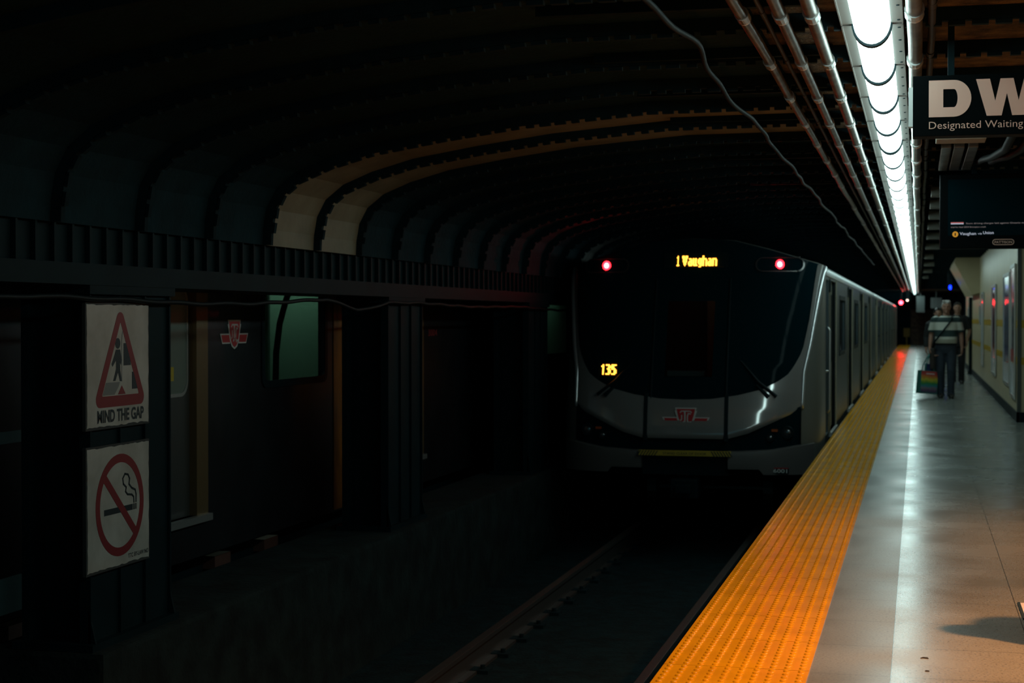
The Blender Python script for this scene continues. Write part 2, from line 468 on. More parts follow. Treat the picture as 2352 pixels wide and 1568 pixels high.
# ------------------------------------------------------------------ setting: right hand wall, bulkhead, end wall
WX = 1.34
wr = MB(); wr.b2((WX, 24.0, 0), (1.6, 50, 2.855)); wr.b2((1.6, 24.0, 0), (5.5, 24.25, 2.34)); wr.b2((1.6, 24.05, 2.34), (5.5, 24.3, 2.855)); struct('wall_right', wr, m_wall)
sb = MB()
for z0, z1 in ((1.31, 1.42), (.80, .90)):
    sb.b2((WX-.004, 24.0-.004, z0), (WX+.01, 50, z1)); sb.b2((WX-.004, 24.0-.004, z0), (5.5, 24.0+.01, z1))
struct('trim_7', sb, m_ystripe)
bs = MB(); bs.b2((WX-.015, 24.0-.015, 0), (WX+.02, 50, .14)); bs.b2((WX-.015, 24-.015, 0), (5.5, 24.02, .14)); struct('baseboard_right', bs, m_black)
cg = MB(); cg.b2((WX-.008, 23.992, .14), (WX+.045, 24.05, 2.86)); struct('trim_8', cg, M('grey_corner_guard', (.10, .11, .10), .4, .5))
bk = MB(); bk.prism([(.82, 2.84), (1.34, 2.84), (1.34, 2.02), (1.17, 1.98), (.78, 2.70)], lambda a, b, t: (a, 44-t, b), 5.2)
struct('wall_bulkhead', bk, m_wall)
struct('wall_far_right', MB().b2((2.3, 50, 0), (2.5, Y1, 2.86)), m_conc)
struct('wall_passage', MB().b2((5.5, Y0, 0), (5.65, 24.3, 2.855)), m_wall)
struct('wall_light_cut', MB().b2((2.0, 11.45, 0), (5.5, 11.7, 2.855)), m_wall)  # unseen wall block added to cut off the warm light
m_mosaic = M('tan_mosaic', (.16, .125, .08), .6, 0, .6, 7, c2=(.05, .045, .035))
struct('wall_end', MB().b2((-.42, Y1-.2, 0), (2.5, Y1, 1.9)), m_mosaic)
struct('wall_end_upper', MB().b2((-.42, Y1-.2, 1.9), (2.5, Y1, 2.86)), m_conc)

# ------------------------------------------------------------------ fluorescent strip
def fixture(first):
    t = empty('light_fixture', (-.208, 0, 2.77))
    h = MB()
    h.b2((-.134, .016, 0), (-.083, 1.234, .012)); h.b2((.083, .016, 0), (.134, 1.234, .012)); h.b2((-.134, .016, .012), (.134, 1.234, .075))
    h.b2((-.137, .016, -.006), (-.131, 1.234, .075)); h.b2((.131, .016, -.006), (.137, 1.234, .075))
    h.build('housing', m_housing, t)
    L = MB(); rows = []
    for yy in (.02, 1.23):
        rows.append([L.v((-.082*math.cos(PI*i/14), yy, -.100*math.sin(PI*i/14) + .008)) for i in range(15)])
    L.skin(rows, cap=False, close=False); L.build('lens', m_lens, t, smooth=True)
    for y0_, y1_ in ((.002, .024), (1.222, 1.248)):
        g = MB()
        pr = [(-.091*math.cos(PI*i/14), -.113*math.sin(PI*i/14)+.008) for i in range(15)]
        inn = [(x*.90, (z-.008)*.90+.008) for x, z in pr]
        rr = []
        for (a, b), (c, d) in zip(pr, inn):
            rr.append([g.v((a, y0_, b)), g.v((a, y1_, b)), g.v((c, y1_, d)), g.v((c, y0_, d))])
        g.skin(rr); g.build('lens_gasket', m_black, t)
    for yy in (.1, .45, .8, 1.15): MB().cyl((.118, yy, -.004), (.118, yy, .001), .007, 8).build('screw', m_steel, t)
    return t
ORD = ['second', 'third', 'fourth', 'fifth', 'sixth', 'seventh', 'eighth', 'ninth', 'tenth']
fx0 = fixture(True); n = 0
for k in range(-5, 67):
    yk = 7.63+1.25*k + (.05 if k >= 4 else 0)
    if yk > 88: break
    o = fx0 if n == 0 else copy_tree(fx0)
    o.location = (-.208, yk, 2.77); n += 1
    if k < -1: lab = 'tubular ceiling light nearest the camera, above the top of the frame'
    elif k == -1: lab = 'fluorescent ceiling light at the top edge of the photo, largest of the row'
    elif k < 9: lab = '%s fluorescent ceiling light of the row counted from the top of the photo' % ORD[k]
    else: lab = 'small distant fluorescent ceiling light where the row shrinks toward the tunnel end'
    tag(o, lab, 'ceiling light', 'fluorescent lights in one row over the platform edge')

# conduits on struts beside the lights
def conduit(name, x, z, r, ya, yb, mat, label, straps=True, wob=0.0):
    t = empty(name, (x, 0, z), label, 'pipe')
    pts = []; yy = ya
    while yy < yb: pts.append((wob*math.sin(yy*1.7), yy, wob*math.cos(yy*1.3))); yy += 1.0
    pts.append((0, yb, 0))
    MB().tube(pts, r, 12).build('pipe', mat, t, smooth=True)
    if straps:
        yy = 4.6
        while yy < 34:
            c = MB(); c.tube([(0, yy-.10, 0), (0, yy-.08, 0), (0, yy-.079, 0), (0, yy+.03, 0), (0, yy+.031, 0), (0, yy+.04, 0)], [r*1.22, r*1.22, r*1.12, r*1.12, r*1.2, r*1.2], 14)
            c.build('coupling', m_alu if r > .02 else mat, t, smooth=False); yy += 1.36 if yy < 16 else 3.4
    return t
conduit('conduit', -.455, 2.765, .030, 1, 80, m_conduit, 'bright steel conduit pipe nearest the row of fluorescent lights, left of it')
conduit('conduit', -.588, 2.765, .028, 1, 79, m_conduit, 'thick grey conduit pipe second to the left of the lights')
conduit('conduit', -.664, 2.775, .011, 1, 86, m_dconduit, 'thin dark conduit pipe between two thicker pipes left of the lights')
conduit('conduit', -.752, 2.770, .026, 1, 84, m_conduit, 'brownish conduit pipe farthest left from the ceiling lights', wob=.004)
conduit('conduit', -.022, 2.760, .035, 1, 90, m_conduit, 'fat steel conduit pipe along the right side of the ceiling lights', wob=.003)
conduit('conduit', .052, 2.790, .018, 1, 80, m_dconduit, 'dark conduit pipe right of the fat steel pipe above the waiting sign', wob=.004)
yy = 7.25; first = True; n = 0; st0 = None
while yy < 40:
    if st0 is None:
        s = MB(); s.b2((-.62, -.02, 0), (.62, .02, .035)); s.b2((-.62, -.02, .035), (.62, -.012, .05)); s.b2((-.62, .012, .035), (.62, .02, .05))
        st0 = s.build('strut', m_steel, None); o = st0
    else: o = st0.copy(); COL.objects.link(o)
    o.location = (-1.05, yy, 2.797)
    tag(o, '%s dark steel channel strut carrying the pipes, counted from the top of the photo' % (['first']+ORD)[n] if n < 6 else 'dark steel channel strut far down the tunnel under the ceiling pipes', 'bracket', 'struts carrying the pipes'); n += 1
    yy += 1.38 if n < 8 else 3.0

# loose wavy cable below the ceiling and the cable along the columns
pts = []; yy = 4.0
while yy < 40:
    wb = 1/(1+max(0, yy-7)*.12); pts.append((-1.03+wb*(.03*math.sin(yy*1.9)+.010*math.sin(yy*5.1)), yy, 2.70+wb*(.02*math.sin(yy*1.6+1)+.008*math.sin(yy*4.3)))); yy += .15
thing('power_cable', MB().tube(pts, .013, 10), m_cableg, 'loose wavy grey cable hanging below the ceiling left of the pipes', 'cable', smooth=True)
pts = []; yy = 4.5
sag = [(4, 1.575), (7.0, 1.545), (7.6, 1.563), (8.4, 1.555), (9.4, 1.538), (10.4, 1.545), (11.3, 1.575), (11.8, 1.59), (12.1, 1.56), (12.5, 1.515), (12.75, 1.52), (13.3, 1.58), (14.2, 1.585), (16, 1.56), (18, 1.575), (20, 1.545), (24, 1.56)]
while yy < 24: pts.append((-4.345, yy, lerp(sag, yy)+.004*math.sin(yy*9))); yy += .1
thing('wall_cable', MB().tube(pts, .014, 8), m_cable, 'black cable draped along the steel columns above the white signs', 'cable', smooth=True)

# ------------------------------------------------------------------ signs on the first column
def sign_base(t, fn, W, H, mat=None):
    b = MB(); b.prism([(0, 0), (W, 0), (W, H), (0, H)], lambda a, b_, d: fn(a, b_, d-.02), .02); b.build('backing', m_signedge, t)
    poly = []
    random.seed(int(H*1000)+int(W*77))
    N = 26
    for i in range(N): poly.append((.010+(W-.02)*i/N, .010+random.random()*.009))
    for i in range(N): poly.append((W-.010-random.random()*.006, .010+(H-.02)*i/N))
    for i in range(N): poly.append((W-.010-(W-.02)*i/N, H-.010-random.random()*.006))
    for i in range(N): poly.append((.010+random.random()*.006, H-.010-(H-.02)*i/N))
    b = MB(); b.prism(poly, fn, .002); b.build('face', m_signface, t)
W, H = .76, .70
t = empty('warning_sign', (-4.372, 8.13, .835), 'white warning sign with red triangle reading MIND THE GAP on the left column', 'sign')
fn = lambda a, b, d: (d, a*W, (1-b)*H)
fnm = lambda a, b, d: (d, a, b)
sign_base(t, fnm, W, H)
tri_o = rounded([(.525*W, (1-.005)*H), (.105*W, (1-.83)*H), (.945*W, (1-.83)*H)], .045)
tri_i = rounded([(.527*W, (1-.15)*H), (.235*W, (1-.742)*H), (.822*W, (1-.742)*H)], .006)
MB().band(tri_o, tri_i, fnm, .0036).build('red_triangle', m_red, t)
p = MB()
p.prism(circle_pts(.483*W, (1-.325)*H, .030, .030, 20), fnm, .0034)
p.prism([(q[0]*W, (1-q[1])*H) for q in [(.455, .375), (.52, .375), (.545, .46), (.53, .50), (.515, .47), (.52, .54), (.545, .63), (.515, .63), (.485, .555), (.445, .625), (.41, .625), (.455, .53), (.455, .46), (.40, .51), (.385, .49), (.43, .42)]], fnm, .0034)
p.prism([(q[0]*W, (1-q[1])*H) for q in [(.575, .325), (.655, .325), (.690, .505), (.575, .505)]], fnm, .0034)
p.prism([(q[0]*W, (1-q[1])*H) for q in [(.71, .56), (.735, .56), (.80, .70), (.71, .70)]], fnm, .0034)
p.build('pictogram', m_ink, t)
p = MB(); p.prism([(q[0]*W, (1-q[1])*H) for q in [(.30, .635), (.515, .635), (.50, .665), (.43, .735), (.25, .735)]], fnm, .0033)
p.stroke([(.545*W, .37*H), (.545*W, .70*H), (.552*W, .74*H), (.562*W, .77*H)], .007, fnm, .0033); p.build('pictogram_platform', m_inkg, t)
MB().prism([(q[0]*W, (1-q[1])*H) for q in [(.545, .665), (.605, .735), (.485, .735)]], fnm, .0035).build('pictogram_arrow', m_red, t)
text_into(MB(), 'MIND THE GAP', fnm, .165*W, (1-.945)*H, .735*W, .068, bold=.034, t=.0036).build('lettering', m_ink, t)

t = empty('prohibition_sign', (-4.372, 8.13, .045), 'stained white no smoking sign with red circle below the gap sign', 'sign')
sign_base(t, fnm, W, H)
cx, cz, R = .515*W, .503*H, .288
MB().band(circle_pts(cx, cz, R), circle_pts(cx, cz, R-.048), fnm, .0036).build('red_ring', m_red, t)
MB().stroke([(cx-.185, cz+.165), (cx+.180, cz-.170)], .048, fnm, .0040).build('red_slash', m_red, t)
p = MB(); p.prism([(.265*W, .440*H), (.715*W, .440*H), (.715*W, .488*H), (.265*W, .488*H)], fnm, .0034)
for a in (.727, .757): p.prism([(a*W, .440*H), ((a+.018)*W, .440*H), ((a+.018)*W, .488*H), (a*W, .488*H)], fnm, .0034)
p.build('cigarette', m_ink, t)
p = MB(); sm = [(.735, .50), (.73, .545), (.70, .565), (.63, .575), (.60, .60), (.61, .635), (.565, .665), (.555, .71), (.59, .745), (.64, .735), (.665, .70), (.655, .655), (.70, .62), (.755, .60), (.77, .56), (.768, .50)]
p.stroke([(a*W, b*H) for a, b in sm], .012, fnm, .0034); p.build('smoke', m_ink, t)
text_into(MB(), 'TTC BY-LAW NO', fnm, .64*W, .055*H, .33*W, .026, bold=.01, t=.0034).build('lettering', m_ink, t)

# ------------------------------------------------------------------ hanging platform signs
SY = 8.05
t = empty('hanging_sign', (-.03, SY, 2.305), 'black hanging sign with big pale DW letters above the platform', 'sign')
MB().b2((0, 0, 0), (1.12, .12, .285), .004).build('sign_box', m_signblack, t)
fs = lambda a, b, d: (a, -d-.001, b)
def heavyD(x, z, h, wd):
    st = .066; o, i = [], []
    N = 18
    R2 = h/2
    o = [(x, z), (x, z+h), (x+wd-R2*.92, z+h)]; i = [(x+st, z+h*.26), (x+st, z+h*.755), (x+wd-R2*.92, z+h*.755)]
    for k in range(1, N):
        a = PI/2-PI*k/N; o.append((x+wd-R2*.92+R2*.92*math.cos(a), z+R2+R2*math.sin(a)))
        i.append((x+wd-R2*.92+(R2*.92-.062)*math.cos(a)*1.0, z+R2*1.015+(h*.2475)*math.sin(a)))
    o.append((x+wd-R2*.92, z)); i.append((x+wd-R2*.92, z+h*.26))
    return o, i
q = MB(); o_, i_ = heavyD(.073, .089, .172, .193); q.band(o_, i_, fs, .003); q.build('letter_d', m_letter, t)
hW, zW, xW, wW = .172, .089, .287, .278
Wp = [(0, 1), (.225, 1), (.312, .40), (.395, 1), (.605, 1), (.688, .40), (.775, 1), (1, 1), (.825, 0), (.585, 0), (.50, .60), (.415, 0), (.175, 0)]
MB().prism([(xW+a*wW, zW+b*hW) for a, b in Wp], fs, .003).build('letter_w', m_letter, t)
q = MB(); xa = .582
q.prism([(xa, zW), (xa+.072, zW+hW), (xa+.134, zW+hW), (xa+.103, zW+hW*.7), (xa+.066, zW)], fs, .003)
q.prism([(xa+.206, zW), (xa+.134, zW+hW), (xa+.103, zW+hW*.7), (xa+.140, zW)], fs, .003); q.prism([(xa+.08, zW+.03), (xa+.126, zW+.03), (xa+.118, zW+.07), (xa+.088, zW+.07)], fs, .0028)
q.build('letter_a', m_letter, t)
text_into(MB(), 'Designated Waiting Area', fs, .074, .034, .545, .036, bold=-.004, t=.002).build('caption', m_letter, t)
b = MB(); b.b2((-.02, .02, .05), (0, .09, .235)); b.build('end_clip', m_alu, t)
for xa in (.16, .98): b = MB(); b.b2((xa, .04, .285), (xa+.03, .07, .545)); b.build('hanger', m_steel, t)

TY = 15.25; TW, TH = 1.06, .665
t = empty('information_screen', (.18, TY, 2.065), 'black information screen hanging behind the waiting sign, showing the next train', 'screen')
MB().b2((0, 0, 0), (TW, .16, TH), .012).build('screen_case', m_signblack, t)
MB().b2((.07, -.004, .115), (TW-.05, .004, TH-.05)).build('display', m_blackgloss, t)
ft = lambda a, b, d: (a, -d-.006, b)
m_tick = M_emit('screen_text_grey', (.45, .40, .40), .35); m_twht = M_emit('screen_text_white', (.70, .80, .95), .55); m_tcell = M_emit('screen_cell', (.8, .62, .56), .55)
m_tred = M_emit('screen_red_tag', (.75, .22, .22), .45); m_tora = M_emit('screen_orange_disc', (.85, .42, .05), .55)
q = MB(); text_into(q, 'Stunt driving charges laid against Ontario man awaiting', ft, .225, .218, .62, .014, .004); text_into(q, 'trial for fatal 2024 Brampton crash', ft, .095, .186, .30, .014, .004); q.build('ticker_text', m_tick, t)
q = MB(); q.prism([(.095, .218), (.205, .218), (.205, .226), (.095, .226)], ft, .001); q.build('ticker_tag', m_twht, t)
q = MB(); q.prism([(.095, .226), (.205, .226), (.205, .236), (.095, .236)], ft, .001); q.build('ticker_tag', m_tred, t)
MB().prism(circle_pts(.134, .129, .0255, n=28), ft, .001).build('line_disc', m_tora, t)
q = MB(); text_into(q, '1', lambda a, b, d: ft(a, b, d+.001), .128, .116, .011, .026, .02); q.build('line_number', m_black, t)
q = MB(); text_into(q, 'Vaughan', ft, .172, .122, .14, .026, .004); text_into(q, 'Union', ft, .372, .128, .09, .026, .004); text_into(q, 'via', ft, .328, .125, .034, .017, .0); q.build('destination_text', m_twht, t)
for z0, z1 in ((.545, .60), (.475, .487), (.375, .405)): MB().prism([(.735, z0), (.99, z0), (.99, z1), (.735, z1)], ft, .001).build('forecast_cell', m_tcell, t)
cap = rounded([(.452, .030), (.636, .030), (.636, .082), (.452, .082)], .0255); cap2 = rounded([(.457, .035), (.631, .035), (.631, .077), (.457, .077)], .0205)
q = MB(); q.band(cap, cap2, ft, .001); text_into(q, 'PATTISON', ft, .470, .045, .148, .022, .004); q.build('maker_badge', m_letter, t)
for xa in (.28, .8): b = MB(); b.b2((xa, .06, TH), (xa+.04, .10, TH+.125)); b.build('hanger', m_steel, t)

# things under the ceiling on the right
t = empty('junction_box', (.115, 12.0, 2.70), 'cream metal box fixed under the ceiling just below the waiting sign', 'box')
MB().b2((0, 0, 0), (.34, .30, .11), .006).build('box_body', M('dull_cream_metal', (.36, .34, .27), .5), t)
MB().b2((.02, -.004, .012), (.32, .002, .05)).build('box_lid', M('brown_lid', (.20, .15, .08), .5), t)
for i, (xa, xb, word) in enumerate(((.165, .238, 'left'), (.255, .335, 'middle'), (.36, .435, 'right'))):
    d = MB(); d.b2((xa, 13.0, 2.74), (xb, 15.0, 2.80), .006)
    thing('cable_duct', d, m_conduit, '%s one of three flat metal ducts above the information screen' % word, 'duct', 'flat ducts above the screen')
for i, (x, word) in enumerate(((.60, 'left'), (.71, 'right'))):
    pts = [(x+.10, 9.2, 2.79), (x+.06, 10.2, 2.74), (x, 11.2, 2.66), (x-.01, 12.2, 2.64), (x-.06, 13.2, 2.68), (x-.10, 14.0, 2.74), (x-.11, 14.8, 2.79)]
    thing('flexible_pipe', MB().tube(pts, .028, 10), m_cableg, '%s dark flexible pipe of two curving under the ceiling between the signs' % word, 'pipe', 'flexible pipes between the signs', smooth=True)
n = 0
for yy in (17.5, 19.4, 21.5, 24, 27, 31, 36, 41, 47, 54):  # pale blocks added in place of light caught by the ceiling ribs
    b = MB(); b.b2((.12, yy, 2.70), (.36 if n % 3 else .30, yy+.25, 2.80), .006)
    thing('lit_rib_block', b, M('lit_rib_tone', (.12, .12, .10), .5, .3) if n == 0 else bpy.data.materials['lit_rib_tone'],
          'pale block painted as a lit rib under the ceiling left of the screen, nearest of the line' if n == 0 else ('pale block painted as a lit ceiling rib, %s from the screen in the line' % ORD[n-1] if n < 9 else 'pale block painted as a lit rib, farthest down the ceiling line'), 'box', 'painted lit ribs on the ceiling right of the lights'); n += 1

# posters on the right wall
def poster(ya, yb, z0, z1, base, label, img=None, split=None):
    t = empty('poster', (WX-.012, yb, z0), label, 'poster', 'posters on the cream wall')
    Wd, Hd = yb-ya, z1-z0
    f = lambda a, b, d: (-d, -a, b)
    MB().band([(0, 0), (Wd, 0), (Wd, Hd), (0, Hd)], [(.05, .05), (Wd-.05, .05), (Wd-.05, Hd-.05), (.05, Hd-.05)], f, .02).build('poster_frame', m_alu, t)
    m1 = M('poster_print', base, .12, 0, .35, 2.2)
    s = split or .05
    MB().prism([(.05, s), (Wd-.05, s), (Wd-.05, Hd-.05), (.05, Hd-.05)], f, .008).build('print', m1, t)
    if split: MB().prism([(.05, .05), (Wd-.05, .05), (Wd-.05, s), (.05, s)], f, .008).build('caption_strip', M('poster_white', (.42, .44, .46), .2), t)
    if img: MB().prism([(Wd*.3, Hd*.35), (Wd*.7, Hd*.35), (Wd*.75, Hd*.75), (Wd*.25, Hd*.75)], f, .009).build('picture', M('poster_picture', img, .15, 0, .5, 5), t)
    return t
poster(25.8, 27.6, .42, 2.14, (.02, .045, .16), 'blue framed poster second from the near corner of the cream wall', (.12, .16, .22), .34)
poster(24.35, 25.5, .30, 2.22, (.34, .30, .29), 'pale poster with red top and band next to the wall corner', (.12, .13, .15), .5)
poster(30.4, 32.0, .42, 2.05, (.20, .02, .035), 'dark red framed poster on the cream wall', (.10, .05, .09), .30)
poster(36.2, 37.1, .42, 2.0, (.09, .13, .20), 'narrow pale blue poster beside the dark vertical pipe', None, 1.35)
poster(37.5, 38.4, 1.30, 1.78, (.05, .05, .06), 'small dark framed notice beyond the narrow blue poster', None, None)
poster(46.5, 47.5, 1.30, 1.75, (.05, .06, .06), 'small dark notice beyond the vertical pipe at the wall end', None, None)
rp = [c for c in bpy.data.objects if c.name.startswith('poster') and c.get('label', '').startswith('pale poster')][0]
f = lambda a, b, d: (-d, -a, b)
m_pred = M('poster_red', (.42, .06, .06), .2)
MB().prism([(.06, 1.45), (1.09, 1.45), (1.09, 1.86), (.06, 1.86)], f, .010).build('red_panel', m_pred, rp); MB().prism([(.06, .52), (1.09, .52), (1.09, .70), (.06, .70)], f, .010).build('red_panel', m_pred, rp)
thing('drain_pipe', MB().cyl((1.30, 44.2, 0), (1.30, 44.2, 1.98), .045, 14).cyl((1.30, 44.2, 0), (1.30, 44.2, .08), .07, 14), m_steel, 'dark vertical pipe standing against the cream wall below the sloping bulkhead', 'pipe')
thing('red_notice', MB().prism([(1.455, .40), (1.56, .33), (1.56, .52), (1.47, .44)], lambda a, b, d: (a, 23.985-d, b), .006), m_ttcred, 'red notice at the right edge low on the wall facing the camera', 'sign')
t = thing('floor_sign', MB().b2((.505, 8.30, 0), (.80, 8.75, .006), .002), M('white_vinyl', (.62, .58, .56), .4), 'white notice lying on the platform floor at the right edge of the photo', 'sign')
MB().b2((.492, 8.29, 0), (.505, 8.76, .008)).build('edge_strip', m_black, t)

# far end fittings
t = empty('signal_lamp', (-.84, 83, 2.2), 'red signal lamp hanging at the far end of the platform', 'signal')
MB().b2((-.05, 0, -.16), (.05, .15, .62), .01).build('signal_case', m_black, t)
MB().cyl((0, -.03, 0), (0, 0, 0), .095, 20).build('red_lens', M_emit('red_signal', (1, .006, .010), 120.0), t)
t = empty('marker_lamp', (-.54, 83, 2.31), 'small white lamp right of the red signal at the tunnel end', 'lamp')
MB().b2((-.06, 0, -.08), (.06, .1, .53)).build('lamp_case', m_black, t); MB().cyl((0, -.02, 0), (0, 0, 0), .05, 14).build('lamp_lens', M_emit('pale_lamp', (1, .75, .6), 4), t)
t = empty('blue_light', (.82, 46, 2.27), 'tiny blue light beneath the far ceiling left of the bulkhead', 'lamp')
MB().b2((-.06, .0, -.06), (.06, .08, .58)).build('lamp_case', m_black, t); MB().ball((0, -.01, 0), (.035, .03, .06)).build('lamp_lens', m_blue, t)
thing('far_board', MB().b2((-.12, 89, 1.75), (.30, 89.1, 2.6), .01).b2((.07, 89.03, 2.6), (.11, 89.07, 2.855)), M('grey_board', (.16, .2, .2), .5), 'tall grey board above the far end of the platform', 'board')
thing('far_board', MB().b2((.60, 88, 1.95), (1.15, 88.1, 2.5), .01).b2((.85, 88.03, 2.5), (.89, 88.07, 2.855)), bpy.data.materials['grey_board'], 'wide grey board right of the tall one at the far end', 'board')
t = thing('end_board', MB().b2((-.80, 92.8, .42), (-.46, 92.86, .9), .01).b2((-.66, 92.82, 0), (-.60, 92.85, .42)), M('yellow_gate', (.30, .22, .02), .5), 'small yellow board on a post at the far end of the tactile strip', 'board')

# ------------------------------------------------------------------ train at the platform
HW, LN = 1.515, .75
YF = [(-1, .06), (-.35, .02), (0, .0), (.2, .02), (.4, .055), (.6, .10), (.9, .185), (1.5, .40), (2.1, .62), (2.45, .76)]
def nose(x, z):
    q = min(abs(x)/HW, 1.0)
    n_ = 3.3
    return lerp(YF, z) + LN*(1-(1-q**n_)**(1/n_))
def sym(tab): return lambda x: lerp(tab, abs(x))
ZT = sym([(0, 2.39), (.3, 2.38), (.5, 2.36), (.9, 2.255), (1.2, 2.165), (1.47, 2.085), (HW, 2.05)])
ZB = sym([(0, .51), (.3, .52), (.6, .565), (.88, .635), (1.05, .725), (1.155, .80), (1.225, .90), (1.29, 1.03), (1.32, 1.12), (1.375, 1.43), (1.42, 1.84), (1.45, 2.075), (1.47, 2.084)])
ZL = sym([(0, .065), (.48, .065), (.72, .13), (.97, .245), (1.312, .405), (1.325, .83), (1.385, 1.145), (1.47, 1.78), (1.508, 2.045)])
XE = [(-1, 1.312), (.405, 1.312), (.83, 1.325), (1.145, 1.385), (1.78, 1.47), (2.05, 1.508)]
BT = sym([(0, -.05), (.6, -.05), (.97, -.03), (1.44, .05)])
m_cabside = M('grey_cab_side', (.16, .165, .15), .35, .35)
def make_ttc_logo(parent, fn, wdt, name='emblem'):
    """fn maps emblem units (width 1, centred) scaled by wdt"""
    g = lambda a, b, t: fn(a*wdt, b*wdt, t)
    shield = [(-.235, .225), (.235, .225), (.215, .16), (.245, .16), (.20, .03), (.155, -.10), (.10, -.175), (0, -.215), (-.10, -.175), (-.155, -.10), (-.20, .03), (-.245, .16), (-.215, .16)]
    barL = [(-.52, .02), (-.16, .02), (-.16, -.13), (-.44, -.13)]
    barR = [(.52, .02), (.44, -.13), (.16, -.13), (.16, .02)]
    q = MB(); q.prism(barL, g, .002); q.prism(barR, g, .002); q.prism(shield, g, .003)
    e = q.build(name, m_embwhite, parent)
    sc = lambda P, k, cx, cy: [((a-cx)*k+cx, (b-cy)*k+cy) for a, b in P]
    q = MB(); q.prism([(-.48, .0), (-.20, .0), (-.165, -.11), (-.425, -.11)], g, .0035); q.prism([(.48, .0), (.425, -.11), (.165, -.11), (.20, .0)], g, .0035)
    q.prism([(-.205, .20), (.205, .20), (.165, .03), (.12, -.10), (.07, -.155), (0, -.185), (-.07, -.155), (-.12, -.10), (-.165, .03)], g, .0045)
    q.build('emblem_field', m_ttcred, e)
    q = MB()
    q.stroke([(-.12, .12), (-.10, .15), (.10, .15), (.12, .12)], .022, g, .006); q.stroke([(-.02, .14), (-.02, -.06), (-.05, -.09)], .030, g, .006)
    q.stroke([(-.09, .06), (-.09, -.03), (-.12, -.05)], .022, g, .006); q.stroke([(.10, .09), (.055, .10), (.035, .04), (.035, -.05), (.06, -.10), (.11, -.08)], .026, g, .006)
    q.build('emblem_letters', m_embwhite, e)
    return e
m_embwhite = M('emblem_white', (.60, .60, .58), .4)

TR = empty('subway_train', (-2.61, 18.9, 0), 'silver subway train with black curved front standing at the platform edge', 'train')
xs = sorted(set([-x for x in (0,)] + [round(s_*v, 4) for s_ in (-1, 1) for v in [i*.05 for i in range(0, 25)] + [1.225, 1.25, 1.27, 1.29, 1.305, 1.32, 1.335, 1.35, 1.375, 1.395, 1.41, 1.42, 1.435, 1.45, 1.47]]))
WX0, WX1, WZ0, WZ1 = -.25, .30, .77, 1.65
xs = sorted(set(xs + [-.25, .30]))
zs = sorted(set([.5+i*.04 for i in range(0, 49)] + [.77, 1.65]))
mk = MB(); grid = {}
def gv(i, j):
    x = xs[i]; z = min(max(zs[j], ZB(x)), ZT(x)); key = (i, round(z, 5))
    if key not in grid: grid[key] = mk.v((x, nose(x, z)+.012, z))
    return grid[key]
for i in range(len(xs)-1):
    for j in range(len(zs)-1):
        cx, cz = (xs[i]+xs[i+1])/2, (zs[j]+zs[j+1])/2
        if WX0 < cx < WX1 and WZ0 < cz < WZ1: continue
        q = []
        for v in (gv(i, j), gv(i+1, j), gv(i+1, j+1), gv(i, j+1)):
            if v not in q: q.append(v)
        if len(q) >= 3: mk.f(q)
mask = mk.build('front_mask', m_blackgloss, TR, smooth=True)
q = MB(); q.grid([[(x, nose(x, z)+.014, z) for x in (-.25, -.1, .1, .30)] for z in (.77, 1.0, 1.3, 1.65)]); q.build('front_door_window', m_cab, TR, smooth=True)
for x in (-.40, .47):
    q = MB(); q.grid([[(x+dx, nose(x, z)-.002-(.004 if dx == 0 else 0), z) for dx in (-.011, 0, .011)] for z in [.52+i*.1 for i in range(15)]]); q.build('mask_seam', m_black, TR, smooth=True)
# white shield below the glass
xs2 = sorted(set([round(s_*v, 4) for s_ in (-1, 1) for v in [i*.04 for i in range(0, 32)] + [1.27, 1.29, 1.305, 1.312, 1.318, 1.325, 1.335, 1.345, 1.36, 1.375, 1.39, 1.41, 1.43, 1.45, 1.47, 1.49, 1.508]]))
sh = MB(); rows = []
for k in range(21):
    rows.append([(x, nose(x, ZL(x)+(ZB(x)-ZL(x))*k/20) - .004 + .03*max(0, 1-k/1.5)*(1 if abs(x) < 1.31 else 0)*.6, ZL(x)+(max(ZB(x), ZL(x)+.004)-ZL(x))*k/20) for x in xs2])
sh.grid(rows); sh.build('front_shield', m_white, TR, smooth=True)
for x in (-.455, .475):
    q = MB(); q.grid([[(x+dx, nose(x, z)-(.012 if abs(dx) < .02 else -.004), z) for dx in (-.028, -.018, .018, .028)] for z in [.04+i*.06 for i in range(10)]]); q.build('door_seam', m_black, TR)
make_ttc_logo(TR, lambda a, b, t: (a+.015, nose(a, .3)-.006-t, .30+b), .53)
